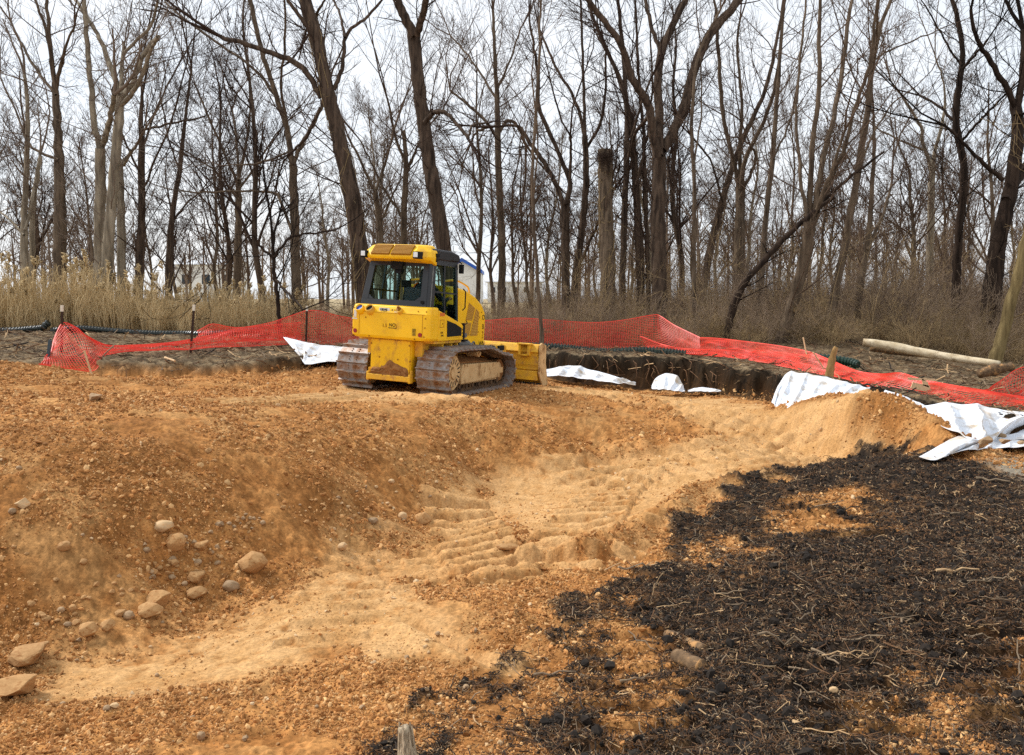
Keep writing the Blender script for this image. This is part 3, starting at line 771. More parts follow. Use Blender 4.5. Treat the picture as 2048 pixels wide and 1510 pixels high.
# --- cab
cab = empty('cab', (0, 0, 0), dz)
RBx, RTx, FBx, FTx = -1.43, -1.23, -.30, -.27       # rear/front, bottom/top
ZB, ZT, WB, WT = 1.585, 2.44, .70, .625
def bar(name, a, c, w, d, m=M_blk, parent=None, bev=.006):
    a, c = np.array(a, float), np.array(c, float); v = c - a; L = np.linalg.norm(v)
    q = Vector(v).to_track_quat('Z', 'Y').to_matrix()
    b = MB(); b.box((0, 0, 0), (w, d, L)); o = b.build(name, m, parent or cab, bev)
    o.matrix_local = Matrix.Translation(Vector((a + c) / 2)) @ q.to_4x4(); return o
for sd in (-1, 1):
    b = MB(); b.tube([(RBx + .03, sd * (WB - .03), ZB), (RTx + .03, sd * (WT - .03), ZT)], .05, 12); b.build('rear_pillar', M_blk, cab, sm=True)
    b = MB(); b.tube([(RBx + .11, sd * (WB - .02), ZB - .02), (RTx + .10, sd * (WT - .015), ZT)], .026, 10); b.build('pillar_strip', M_gry if sd < 0 else M_blk, cab, sm=True)  # right strip coloured grey to paint the vertical highlight on the black pillar
    b = MB(); b.tube([(FBx, sd * (WB - .03), 1.27), (FTx, sd * (WT - .03), ZT)], .045, 10); b.build('front_pillar', M_blk, cab, sm=True)
    yb, yt = sd * WB, sd * WT
    yat = lambda z: sd * (WB + (WT - WB) * (z - ZB) / (ZT - ZB))
    # side door: frame around a tall pane, and a bar across
    def side(poly, name, m, off0, off1):
        b = MB(); V = [(x, yat(z) + sd * off0, z) for x, z in poly] + [(x, yat(z) + sd * off1, z) for x, z in poly]; n = len(poly)
        f = [tuple(range(n)), tuple(range(2 * n - 1, n - 1, -1))] + [((i + 1) % n, i, n + i, n + (i + 1) % n) for i in range(n)]
        return b.add(V, f).build(name, m, cab)
    side([(-1.30, 1.62), (-1.12, 2.43), (-1.05, 2.43), (-1.21, 1.60)], 'door_post', M_blk, -.03, .008)
    side([(-1.32, 1.52), (-.30, 1.22), (-.30, 1.32), (-1.30, 1.63)], 'door_sill', M_blk, -.03, .012)
    side([(-1.22, 1.60), (-.33, 1.31), (-.30, 2.36), (-1.10, 2.38)], 'door_glass', M_gls2, -.012, -.006)
    side([(-1.17, 1.86), (-.32, 1.83), (-.32, 1.86), (-1.165, 1.89)], 'door_bar', M_blk, -.03, .006)
    side([(-.84, 1.5), (-.80, 1.49), (-.72, 2.38), (-.76, 2.38)], 'door_bar', M_blk, -.03, .004)
    side([(-1.12, 2.36), (-.28, 2.34), (-.28, 2.45), (-1.12, 2.45)], 'door_header', M_blk, -.04, .008)
# rear window: frame with a big pane
def rearpt(y, z, off=0):
    t = (z - ZB) / (ZT - ZB); return np.array([RBx + (RTx - RBx) * t - off, y * (WB + (WT - WB) * t) / WB, z])
def rpoly(pts, name, m, o0, o1, parent=None):
    V = [rearpt(y, z, o0) for y, z in pts] + [rearpt(y, z, o1) for y, z in pts]; n = len(pts)
    f = [tuple(range(n)), tuple(range(2 * n - 1, n - 1, -1))] + [((i + 1) % n, i, n + i, n + (i + 1) % n) for i in range(n)]
    return MB().add(V, f).build(name, m, parent or cab)
_pane = [(-.60, 1.73), (-.50, 1.69), (.48, 1.69), (.60, 1.75), (.60, 2.40), (-.60, 2.40)]
rwf = None
for nm, pts in [('window_frame', [(-.685, 1.575), (.685, 1.575), (.685, 1.70), (-.685, 1.70)]), ('window_frame', [(-.685, 2.31), (.685, 2.31), (.685, 2.46), (-.685, 2.46)]),
                ('window_frame', [(-.685, 1.702), (-.56, 1.702), (-.56, 2.308), (-.685, 2.308)]), ('window_frame', [(.56, 1.702), (.685, 1.702), (.685, 2.308), (.56, 2.308)])]:
    rpoly(pts, nm, M_blk, .0, .03)
for s_ in (-1, 1): rpoly([(s_ * .558, 1.704), (s_ * .44, 1.704), (s_ * .558, 1.78)], 'window_corner', M_blk, .002, .026)
rpoly([(-.57, 1.69), (.57, 1.69), (.57, 2.32), (-.57, 2.32)], 'rear_window', M_gls, .008, .013)
rpoly([(-.10, 2.25), (.14, 2.25), (.16, 2.39), (-.12, 2.39)], 'wiper_motor', M_rub, .03, .08)
rpoly([(-.06, 2.17), (.06, 2.17), (.08, 2.26), (-.08, 2.26)], 'wiper_motor', M_rub, -.06, .03)
b = MB(); b.cyl(rearpt(-.61, 1.68, .02), rearpt(-.61, 1.68, .06), .03, 12); b.build('window_latch', M_rub, cab)
# front window frame and floor
b = MB(); b.box((-.29, 0, 2.40), (.06, 1.2, .11)); b.build('front_header', M_blk, cab, .01)
b = MB(); b.box((-.31, 0, 1.35), (.04, 1.30, .60)); b.build('dash_wall', M_blk, cab, .01)
b = MB(); b.box((-.292, 0, 2.0), (.008, 1.22, .69)); b.build('windscreen', M_gls, cab)
b = MB(); b.box((-.285, .02, 2.0), (.02, .04, .69)); b.build('windscreen_bar', M_blk, cab)
# roof: black shell and yellow rear visor with two vents and two lamps
b = MB(); b.prism([(-1.25, 2.435), (-.20, 2.43), (-.16, 2.48), (-.22, 2.58), (-.5, 2.63), (-1.25, 2.64)], -.655, .655); b.build('roof', M_blk, cab, .04)
vis = []
for z, xr, hw, ch_, xf in [(2.42, -1.56, .69, .22, -1.13), (2.475, -1.58, .70, .22, -1.12), (2.57, -1.52, .68, .20, -1.10), (2.665, -1.40, .61, .16, -1.08), (2.69, -1.33, .55, .12, -1.06)]:
    vis.append([(xf, -hw, z), (xr + ch_, -hw, z), (xr, -hw + ch_ * .95, z), (xr, hw - ch_ * .95, z), (xr + ch_, hw, z), (xf, hw, z)])
V = [p for r_ in vis for p in r_]; fs = [tuple(range(5, -1, -1)), tuple(range(24, 30))]
for r_ in range(4):
    for i in range(6): fs.append((r_ * 6 + i, r_ * 6 + (i + 1) % 6, (r_ + 1) * 6 + (i + 1) % 6, (r_ + 1) * 6 + i))
V = [(x, y, z - (.09 if (z < 2.45 and x > -1.2 and abs(y) > .6) else 0)) for x, y, z in V]
visor = MB().add(V, fs).build('roof_visor', M_yel, cab, .016)
def vface(y, t):            # a point on the sloping rear face of the visor
    a, c = np.array([-1.575, 2.49]), np.array([-1.41, 2.665]); p = a + (c - a) * t; return np.array([p[0], y, p[1]])
for y0, y1 in ((.035, .41), (-.41, -.005)):
    n_ = np.array([-.73, 0, .69])
    V = [vface(y0, .0) + n_ * .028, vface(y1, .0) + n_ * .028, vface(y1, .97) + n_ * .028, vface(y0, .97) + n_ * .028]; V += [p - n_ * .04 for p in V]
    MB().add(V, [(0, 1, 2, 3), (7, 6, 5, 4), (0, 4, 5, 1), (1, 5, 6, 2), (2, 6, 7, 3), (3, 7, 4, 0)]).build('vent_mesh', M_grl2, visor)
    for k in range(7):
        t0 = .04 + k * .135; a0, a1 = t0, t0 + .12
        V = [vface(y0, a0) + n_ * .036, vface(y1, a0) + n_ * .036, vface(y1, a1) + n_ * .026, vface(y0, a1) + n_ * .026]
        V += [p - n_ * .02 for p in V]
        MB().add(V, [(0, 1, 2, 3), (7, 6, 5, 4), (0, 4, 5, 1), (1, 5, 6, 2), (2, 6, 7, 3), (3, 7, 4, 0)]).build('vent_slat', M_grl2, visor)
for y in (.56, -.53):
    b = MB(); b.box((-1.53, y, 2.495), (.16, .12, .125)); lh = b.build('work_lamp', M_rub, cab, .01)
    b = MB(); b.box((-1.613, y, 2.50), (.012, .085, .085)); b.build('lamp_lens', M_lmp, lh, .006)
b = MB(); b.box((-1.13, -.70, 2.52), (.11, .03, .06)); b.box((-1.17, -.70, 2.45), (.03, .03, .10)); b.build('handle_bracket', M_rub, cab, .004)
for sd in (-1, 1):
    b = MB(); b.box((-.20, sd * .69, 2.32), (.05, .09, .17)); b.tube([(-.2, sd * .62, 2.47), (-.2, sd * .69, 2.42)], .012, 6); b.build('mirror', M_rub, cab, .01)
b = MB(); b.tube([(-.26, -.78, 1.95), (-.20, -.80, 1.9), (-.20, -.80, 1.6), (-.26, -.78, 1.55)], .012, 6); b.build('grab_handle', M_rub, cab)
# seat
seat = MB().box((-.80, -.24, 1.36), (.50, .50, .13)).build('seat', M_seat, dz, .04)
b = MB(); b.box((-1.03, -.24, 1.66), (.11, .50, .56), Matrix.Rotation(-.12, 4, 'Y')); b.build('seat_back', M_seat, seat, .05)
b = MB(); b.box((-.80, -.24, 1.17), (.36, .36, .26)); b.build('seat_pedestal', M_rub, seat, .02)
for sd in (-1, 1):
    b = MB(); b.box((-.72, -.24 + sd * .30, 1.58), (.45, .11, .09)); b.build('armrest', M_rub, seat, .02)
    b = MB(); b.tube([(-.50, -.24 + sd * .30, 1.61), (-.48, -.24 + sd * .30, 1.76)], [.018, .026], 10, cap=True); b.build('joystick', M_rub, seat)
b = MB(); b.box((-.42, 0, 1.45), (.16, .8, .38)); b.build('dashboard', M_rub, dz, .04)
b = MB(); b.tube([(-.45, .40, 1.6), (-.40, .41, 1.95)], .025, 8); b.box((-.40, .38, 2.0), (.05, .2, .14)); b.build('monitor', M_rub, dz, .01)

# --- hood
hp = [(-.35, .74), (1.30, .72), (1.32, 1.36), (1.28, 1.50), (1.12, 1.66), (.82, 1.81), (.45, 1.92), (.05, 1.98), (-.35, 2.0)]
hood = MB().prism(hp, -.50, .50).build('hood', M_yel, dz, .045)
def side_panel(name, poly, m, parent, y0=.498, y1=.507, both=True):
    for sd in ((-1, 1) if both else (-1,)): MB().prism(poly, sd * y0, sd * y1).build(name, m, parent)
for poly in ([(.53, 1.69), (.80, 1.585), (.70, 1.335), (.42, 1.35)], [(.85, 1.575), (.99, 1.50), (.95, 1.03), (.62, 1.03)], [(.38, 1.30), (.67, 1.29), (.59, 1.04), (.36, 1.03)]):
    P = np.array(poly); c = P.mean(0)
    side_panel('hood_grille', poly, M_grl, hood)
    for t in np.linspace(.06, .94, 9):
        l, r_ = P[0] * (1 - t) + P[3] * t, P[1] * (1 - t) + P[2] * t
        for sd in (-1, 1): MB().prism([l + [.01, -.008], r_ + [-.01, -.008], r_ + [-.01, .008], l + [.01, .008]], sd * .505, sd * .514).build('grille_louver', M_grl, hood)
text('hood_letter', 'O', .15, M_dcl, (1.20, -.502, 1.39), (math.pi / 2, 0, 0), hood)
text('hood_letter', 'B', .15, M_dcl, (1.20, -.502, 1.20), (math.pi / 2, 0, 0), hood)
text('hood_letter', ']', .13, M_dcl2, (1.20, -.502, 1.04), (math.pi / 2, 0, 0), hood)
text('hood_letter', 'WN', .15, M_dcl, (1.17, -.502, .85), (math.pi / 2, 0, 0), hood)
b = MB()
for x, z in [(1.02, 1.40), (.99, 1.10), (1.18, .98), (1.19, 1.1), (1.10, 1.5)]: b.cyl((x, -.49, z), (x, -.512, z), .012, 8)
b.build('hood_bolts', M_dcl2, hood)['kind'] = 'stuff'
b = MB()
for sd in (-.36, .36): b.tube(catmull([(-.30, sd, 2.08), (.2, sd, 2.11), (.62, sd, 2.03), (.78, sd, 1.95), (.80, sd, 1.80)], 16), .018, 8)
b.build('handrail', M_yeld, hood, sm=True)
b = MB(); b.box((1.34, 0, 1.0), (.05, .74, .55)); b.build('radiator_grille', M_rub, hood, .01)
b = MB(); b.cyl((.10, .15, 1.85), (.10, .15, 2.15), .05, 14); b.tube([(.10, .15, 2.12), (.06, .15, 2.22)], .048, 14); b.build('exhaust', M_rub, hood)
# service items beside the hood
b = MB(); b.cyl((-.30, -.70, .93), (.12, -.72, .90), .075, 20); b.build('air_tank', M_gry, dz, .015)
b = MB(); b.cyl((.12, -.72, .90), (.30, -.72, .88), .035, 14); b.tube(catmull([(.28, -.72, .88), (.42, -.70, .93), (.55, -.66, .86)], 8), .018, 8); b.build('hydraulic_fitting', M_gry, dz)
b = MB(); b.box((-.22, -.79, 1.16), (.07, .05, .30)); b.tube(catmull([(-.2, -.80, 1.28), (-.12, -.82, 1.31), (-.14, -.80, 1.36)], 8), .01, 6); b.box((-.14, -.78, .985), (.16, .08, .03)); b.build('step_lock', M_rub, dz, .006)
b = MB(); b.cyl((-.17, -.80, 1.08), (-.17, -.83, 1.08), .045, 16); b.build('step_ring', M_gry, dz)
# --- blade with push frame
bl = empty('blade_assembly', (0, 0, 0), dz)
def bprof(t):           # curved mouldboard, bottom to top
    z = .015 + .84 * t; return np.array([2.36 - .30 * math.sin(math.pi * (t * .86 + .02)) ** 1.2 + .04 * t, z])
ts = np.linspace(0, 1, 11)
f_ = np.array([bprof(t) for t in ts]); k_ = f_.copy(); k_[:, 0] -= .045
poly = np.r_[f_, k_[::-1]]
BW = 1.43
MB().prism(poly, -BW, BW).build('mouldboard', M_yeld, bl, 0)
for z0, z1, x0 in ((.10, .30, -.10), (.32, .50, -.085), (.52, .70, -.10)):
    MB().prism([(2.02 + x0 + .12, z0), (2.18, z0), (2.18, z1), (2.02 + x0 + .12, z1)], -BW + .03, BW - .03).build('back_rib', M_yeld, bl, .01)
MB().prism([(1.98, .70), (2.16, .66), (2.3, .845), (2.06, .855)], -BW + .02, BW - .02).build('top_rail', M_yeld, bl, .015)
for sd in (-1, 1):
    MB().prism([(2.02, .86), (2.10, .90), (2.34, .84), (2.36, .45), (2.55, -.02), (2.24, -.02), (2.02, .25)], sd * BW, sd * (BW + .035)).build('end_plate', M_mudp, bl, .006)
MB().prism([(2.30, -.03), (2.44, -.03), (2.36, .14), (2.28, .16)], -BW - .03, BW + .03).build('cutting_edge', M_gry, bl, .004)
for y in (-1.02, .95):
    b = MB(); b.box((2.0, y, .74), (.16, .05, .22)); b.box((2.0, y - .20, .74), (.16, .05, .22)); b.box((1.99, y - .10, .865), (.19, .30, .03)); b.box((1.99, y - .1, .63), (.12, .24, .03)); b.build('lift_bracket', M_yeld, bl, .008)
for sd in (-1, 1):
    bar('push_arm', (.3, sd * .52, .40), (2.0, sd * .62, .35), .13, .18, M_yeld, bl, .02)
b = MB(); b.box((1.58, 0, .50), (.24, 1.3, .22)); b.build('c_frame', M_yeld, bl, .02)
b = MB(); b.prism([(1.42, .56), (1.85, .56), (1.88, .80), (1.6, .86), (1.40, .80)], -.75, -.42); b.build('angle_bracket', M_yeld, bl, .02)
b = MB(); b.cyl((1.02, -.58, .78), (1.42, -.66, .76), .06, 16); b.build('angle_cylinder', M_rub, bl, .006)
b = MB(); b.cyl((1.42, -.66, .76), (1.65, -.70, .75), .03, 14); b.build('cylinder_rod', M_gry, bl)
b = MB(); b.box((1.55, -.76, .77), (.26, .05, .10)); b.build('pivot_cover', M_rub, bl, .006)
b = MB(); b.tube(catmull([(.95, -.50, .80), (1.15, -.68, .70), (1.35, -.62, .82), (1.5, -.6, .74)], 14), .014, 6); b.build('hose', M_rub, bl)
b = MB(); b.box((1.42, -.20, .98), (.10, .16, .52)); b.box((1.40, -.18, 1.25), (.22, .30, .03)); b.prism([(1.33, 1.265), (1.47, 1.265), (1.42, 1.36), (1.40, 1.42), (1.385, 1.36)], -.24, -.12); b.box((1.34, -.2, .85), (.10, .3, .3)); b.build('lift_mount', M_yeld, bl, .012)
b = MB(); b.cyl((1.36, .0, 1.18), (1.85, .0, .70), .05, 14); b.build('lift_cylinder', M_rub, bl)
b = MB(); b.box((1.26, 0, .70), (.24, .5, .24)); b.build('nose_frame', M_yeld, bl, .02)
# ------------------------------------------------------------------ operator in the cab
def build_person():
    pts, edges, rad = [], [], []
    def chain(start, seq):
        prev = start
        for p, r in seq:
            pts.append(p); rad.append(r); edges.append((prev, len(pts) - 1)); prev = len(pts) - 1
        return prev
    pts.append((-.80, 0, 1.50)); rad.append((.13, .17))
    sp = chain(0, [((-.82, 0, 1.66), (.12, .16)), ((-.84, 0, 1.82), (.13, .17)), ((-.84, 0, 1.93), (.10, .12))])
    nk = chain(sp, [((-.82, 0, 2.00), (.058, .058)), ((-.81, 0, 2.06), (.075, .07)), ((-.80, 0, 2.13), (.10, .085)), ((-.80, 0, 2.20), (.085, .075)), ((-.80, 0, 2.24), (.05, .045))])
    for sd in (-1, 1):
        kn = chain(0, [((-.70, sd * .10, 1.48), (.095, .095)), ((-.52, sd * .15, 1.50), (.08, .08)), ((-.42, sd * .16, 1.48), (.065, .065)), ((-.42, sd * .16, 1.28), (.055, .055)), ((-.43, sd * .16, 1.12), (.045, .045)), ((-.36, sd * .17, 1.085), (.045, .035))])
        el = chain(sp, [((-.84, sd * .17, 1.90), (.075, .075)), ((-.82, sd * .25, 1.83), (.065, .065)), ((-.76, sd * .31, 1.70), (.052, .052)), ((-.64, sd * .33, 1.69), (.045, .045)), ((-.55, sd * .335, 1.715), (.032, .036)), ((-.52, sd * .335, 1.73), (.028, .038))])
        for k in range(4):
            y = sd * (.335 + .022 * (k - 1.5)); L = (.8, 1.0, .95, .75)[k]
            chain(el, [((-.49, y, 1.745), (.010, .010)), ((-.49 + .03 * L, y, 1.742), (.009, .009)), ((-.47 + .03 * L, y, 1.72), (.008, .008)), ((-.485 + .03 * L, y, 1.70), (.007, .007))])
        chain(el, [((-.535, sd * .335 - sd * .035, 1.725), (.011, .011)), ((-.50, sd * .335 - sd * .045, 1.735), (.009, .009)), ((-.475, sd * .335 - sd * .035, 1.72), (.008, .008))])
    me = bpy.data.meshes.new('person'); me.from_pydata(pts, edges, [])
    o = link_mesh('person', me)
    m = o.modifiers.new('skin', 'SKIN'); m.use_smooth_shade = True
    for i, r in enumerate(rad): me.skin_vertices[0].data[i].radius = r
    me.skin_vertices[0].data[0].use_root = True
    o.modifiers.new('sub', 'SUBSURF').levels = 2
    bpy.context.view_layer.update()
    me2 = bpy.data.meshes.new_from_object(o.evaluated_get(bpy.context.evaluated_depsgraph_get()))
    o.modifiers.clear(); o.data = me2
    smooth(me2)
    V = np.empty(len(me2.vertices) * 3); me2.vertices.foreach_get('co', V); V = V.reshape(-1, 3)
    skin = np.array(lin(178, 128, 100)); coat = np.array(lin(44, 48, 54)); jean = np.array(lin(40, 48, 66))
    c = np.tile(coat, (len(V), 1))
    c[(V[:, 2] < 1.56) & (V[:, 0] > -.78)] = jean
    c[(V[:, 0] > -.56) & (np.abs(V[:, 1]) > .27) & (V[:, 2] > 1.65)] = skin
    c[(V[:, 2] > 2.02) & (V[:, 0] > -.76)] = skin
    c[(V[:, 0] > -.46) & (V[:, 2] < 1.16)] = np.array(lin(30, 26, 22))
    a = me2.attributes.new('tint', 'FLOAT_COLOR', 'POINT'); a.data.foreach_set('color', np.c_[c, np.ones(len(V))].astype(np.float32).ravel())
    me2.materials.append(mat('operator_clothes', (.9, .9, .9), (1.1, 1.1, 1.1), scale=30, rough=.9, tint=True))
    # hood, face, vest
    b = MB()
    th = np.linspace(0, 2 * math.pi, 17)[:-1]
    rings = [(2.0, .10, .105, -.83), (2.06, .115, .11, -.82), (2.13, .13, .11, -.815), (2.20, .115, .10, -.815), (2.25, .08, .07, -.81), (2.275, .02, .02, -.81)]
    V = [(cx + rx * math.cos(t) * (.6 if math.cos(t) > 0 else 1), ry * math.sin(t), z) for z, rx, ry, cx in rings for t in th]
    b.add(V, [(r * 16 + i, r * 16 + (i + 1) % 16, (r + 1) * 16 + (i + 1) % 16, (r + 1) * 16 + i) for r in range(5) for i in range(16)])
    b.build('hood', M_seat, o, sm=True)
    b = MB(); b.tube([(-.715, 0, 2.15), (-.69, 0, 2.12), (-.71, 0, 2.11)], [.012, .018, .01], 8, cap=True); b.build('nose', mat('skin', lin(178, 128, 100), rough=.6), o)
    for y in (-.032, .032):
        b = MB(); b.box((-.722, y, 2.155), (.012, .026, .012)); b.build('eye', M_rub, o, .004)
    b = MB(); b.box((-.722, 0, 2.075), (.01, .045, .008)); b.build('mouth', mat('lips', lin(140, 76, 66), rough=.6), o, .003)
    lime = mat('hi_vis_lime', lin(196, 226, 40), lin(180, 210, 30), scale=20, rough=.7); oran = mat('hi_vis_orange', lin(240, 120, 40), rough=.7)
    V = []
    for z, rx, ry, cx in [(1.52, .155, .20, -.80), (1.68, .145, .19, -.815), (1.82, .155, .20, -.835), (1.93, .125, .16, -.84)]:
        for t in th: V.append((cx + rx * math.cos(t), ry * math.sin(t), z))
    f = [(r * 16 + i, r * 16 + (i + 1) % 16, (r + 1) * 16 + (i + 1) % 16, (r + 1) * 16 + i) for r in range(3) for i in (12, 13, 14, 15, 0, 1, 2, 3)]
    b = MB(); b.add(V, f); vest = b.build('vest', lime, o, sm=True); vest.modifiers.new('s', 'SOLIDIFY').thickness = .008
    for sd in (-1, 1):
        b = MB(); b.tube(catmull([(-.70, sd * .12, 1.62), (-.70, sd * .13, 1.80), (-.78, sd * .13, 1.96), (-.90, sd * .14, 1.98), (-.97, sd * .17, 1.88), (-.94, sd * .20, 1.75)], 20), .02, 6, ell=.5); b.build('vest_stripe', oran, o)
    return o
op = build_person()
op.matrix_world = DZM @ Matrix.Translation(Vector((.04, -.26, .03)))
props(op, 'operator in a dark hooded jacket and lime safety vest seated in the bulldozer cab', 'person')

# ------------------------------------------------------------------ orange safety fence
M_net = mat('orange_fence_plastic', lin(244, 74, 48), lin(236, 58, 40), scale=3, rough=.45, spec=.4)
M_post = mat('dark_steel_post', lin(52, 36, 28), lin(72, 50, 38), scale=12, rough=.7)
M_tip = mat('white_post_tip', lin(226, 216, 196), rough=.7)
def net(name, top, bot, parent, fold=.10, seed=1, rows=20, cell=.062, flop=0.0):
    T3 = np.array([W(*p) for p in top]); B3 = np.array([W(*p) for p in bot])
    n = max(len(T3), len(B3))
    ln = np.linalg.norm(np.diff(B3, axis=0), axis=1).sum()
    m = int(ln / cell)
    T3, B3 = catmull(T3, m), catmull(B3, m)
    s = np.arange(m) * cell
    g = np.zeros((rows, m, 3))
    for r in range(rows):
        t = r / (rows - 1)
        P = B3 * (1 - t) + T3 * t
        w = 4 * t * (1 - t)
        P[:, 1] += fold * w * 2.4 * (fbm(s * 1.3, np.full(m, t * 1.5), 3, seed) - .5) + fold * .5 * (fbm(s * 4, np.full(m, t * 4.), 2, seed + 5) - .5)
        P[:, 2] += fold * w * .8 * (fbm(s * 1.1, np.full(m, t * 2.5 + 9), 3, seed + 9) - .5) * (1 + flop)
        P[:, 0] += fold * w * .6 * (fbm(s * 1.6, np.full(m, t * 2.0 + 4), 2, seed + 11) - .5)
        g[r] = P
    V, Q = [], []
    def ribbon(P, w, axis):
        k = len(P); base = len(V)
        d = np.gradient(P, axis=0); d /= np.linalg.norm(d, axis=1)[:, None] + 1e-9
        side = np.cross(d, np.array([0., -1, .15])); side /= np.linalg.norm(side, axis=1)[:, None] + 1e-9
        for p, q in zip(P - side * w / 2, P + side * w / 2): V.append(p); V.append(q)
        for i in range(k - 1): Q.append((base + 2 * i, base + 2 * i + 1, base + 2 * i + 3, base + 2 * i + 2))
    for r in range(rows): ribbon(g[r], .010 if 0 < r < rows - 1 else .022, 0)
    for i in range(m): ribbon(g[:, i], .009, 1)
    return link_mesh(name, fast_mesh(name, np.array(V), np.array(Q), None, False), M_net, parent)
def post(u0, v0, u1, v1, Y, parent, name='fence_post', r=.022, tip=True):
    a, c = W(u1, v1, Y), W(u0, v0, Y)
    a = a.copy(); a[2] = min(a[2], float(H(a[0], a[1])[0])) - .25
    b = MB(); d = c - a
    b.prism([(-r, -r), (r, -r), (r, -r * .4), (r * .3, -r * .4), (r * .3, r), (-r * .3, r), (-r * .3, -r * .4), (-r, -r * .4)], 0, np.linalg.norm(d), 'xy')
    o = b.build(name, M_post, parent)
    o.matrix_local = Matrix.Translation(Vector(a)) @ Vector(d).to_track_quat('Z', 'Y').to_matrix().to_4x4()
    if tip:
        L = np.linalg.norm(d); b = MB(); b.box((0, 0, L - .05), (2.3 * r, 2.3 * r, .13)); b.build('post_tip', M_tip, o)
    return o
fl = empty('safety_fence'); props(fl, 'sagging orange mesh safety fence on steel posts left of the bulldozer', 'fence')
net('net', [(100, 706, 16.9), (122, 648, 18), (150, 654, 18.1), (178, 674, 18.2), (215, 690, 18.3), (270, 690, 18.5), (330, 686, 18.8), (380, 679, 19), (430, 668, 19.6), (480, 656, 20.2), (540, 645, 21), (612, 621, 22)],
    [(78, 728, 16.6), (130, 736, 16.6), (188, 741, 16.8), (205, 714, 17.6), (250, 703, 18.1), (300, 701, 18.4), (340, 699, 18.6), (380, 699, 18.9), (430, 694, 19.4), (500, 692, 20.2), (560, 689, 21), (612, 687, 22)], fl, .16, 1, flop=.6)
net('net', [(395, 662, 20.2), (425, 648, 20.6), (470, 655, 20.9), (540, 650, 21.6), (600, 645, 22.3)], [(390, 690, 19.8), (440, 684, 20.2), (500, 680, 20.8), (560, 680, 21.6), (605, 683, 22.2)], fl, .2, 21, rows=14)
net('net', [(612, 621, 22), (640, 622, 22.3), (680, 632, 22.8), (735, 640, 23.4), (850, 648, 24), (985, 640, 24.3)], [(612, 687, 22), (680, 689, 22.6), (740, 692, 23.2), (850, 694, 24), (985, 694, 24.3)], fl, .08, 3, rows=22)
for a in [(124, 612, 121, 720, 18.02), (388, 611, 378, 702, 18.98), (614, 613, 611, 690, 21.97)]: post(*a, fl)
frt = empty('safety_fence'); props(frt, 'orange mesh safety fence right of the bulldozer, upright then slumping to the ground', 'fence')
net('net', [(985, 640, 24.3), (1040, 636, 24.4), (1100, 640, 24.4), (1180, 645, 24.2), (1240, 641, 24), (1305, 630, 23.5), (1320, 632, 23.4), (1350, 651, 22.8), (1400, 675, 22)],
    [(985, 694, 24.3), (1040, 694, 24.3), (1100, 695, 24.2), (1180, 699, 24), (1240, 701, 23.8), (1310, 704, 23.3), (1350, 707, 22.7), (1400, 711, 21.8)], frt, .10, 5, rows=22)
net('net', [(1400, 675, 22), (1440, 677, 21.5), (1500, 684, 20.8), (1560, 692, 20), (1620, 704, 19), (1665, 722, 18.3), (1715, 742, 17.4), (1760, 748, 16.8), (1800, 746, 16.5), (1850, 760, 15.9), (1950, 778, 15.2), (2060, 795, 14.8), (2250, 815, 14)],
    [(1400, 711, 21.8), (1440, 713, 21.2), (1500, 720, 20.3), (1560, 731, 19.3), (1620, 744, 18.2), (1665, 752, 17.6), (1715, 764, 16.6), (1760, 782, 15.8), (1800, 792, 15.4), (1850, 801, 15), (1950, 817, 14.3), (2060, 834, 13.8), (2250, 850, 13)], frt, .17, 7, rows=22, flop=.4)
net('net', [(1280, 672, 23.2), (1330, 690, 22.6), (1380, 698, 22), (1450, 700, 21.3), (1540, 708, 20.2), (1600, 716, 19.2)], [(1300, 700, 22.9), (1340, 704, 22.4), (1390, 709, 21.7), (1450, 713, 21), (1540, 728, 19.7), (1600, 739, 18.7)], frt, .2, 23, rows=10)
f3 = empty('safety_fence'); props(f3, 'loose end of orange safety netting heaped at the right edge beside the stump', 'fence')
net('net', [(1968, 786, 17.2), (2000, 762, 17.3), (2030, 742, 17.5), (2060, 732, 17.6), (2140, 726, 18)], [(1960, 800, 16.6), (2000, 800, 16.6), (2030, 796, 16.6), (2060, 786, 16.8), (2140, 780, 17)], f3, .25, 9, rows=18, flop=1)

# yellow-topped stake, lath stakes
st = post(100, 680, 90, 722, 16.9, None, 'survey_stake', .03, False); st.data.materials[0] = mat('blue_grey_stake', lin(70, 84, 92), rough=.7)
props(st, 'blue grey survey stake tied with yellow ribbon at the far left', 'stake')
p = W(103, 677, 16.88); b = MB()
for k in range(4): b.tube(catmull([p + [0, 0, -.10], p + [.02 * (k - 1.5), -.03, -.02], p + [.05 * (k - 1), -.02 * k, .05 + .03 * (k % 2)]], 6), [.03, .028, .024, .02, .02, .018], 5)
rb = b.build('ribbon', mat('yellow_ribbon', lin(236, 226, 40), lin(240, 240, 160), scale=20, rough=.5), st); rb.matrix_parent_inverse = st.matrix_local.inverted()
M_lath = mat('pale_lath_wood', lin(206, 170, 126), lin(224, 190, 150), scale=14, rough=.85, stretch=(4, 4, 1))
for (u0, v0, u1, v1, Y, lb) in [(173, 716, 181, 742, 16.6, 'short pale lath stake leaning at the foot of the left fence'), (1609, 688, 1613, 708, 19.0, 'pale lath stake by the slumped right fence'), (1634, 716, 1643, 730, 18.1, 'small white lath poking through the orange netting')]:
    a, c = W(u1, v1, Y), W(u0, v0, Y); b = MB(); d = c - a; b.box((0, 0, np.linalg.norm(d) / 2), (.06, .015, np.linalg.norm(d) + .3)); o = b.build('lath_stake', M_lath, None, .003)
    o.matrix_world = Matrix.Translation(Vector(a)) @ Vector(d).to_track_quat('Z', 'Y').to_matrix().to_4x4(); props(o, lb, 'stake')
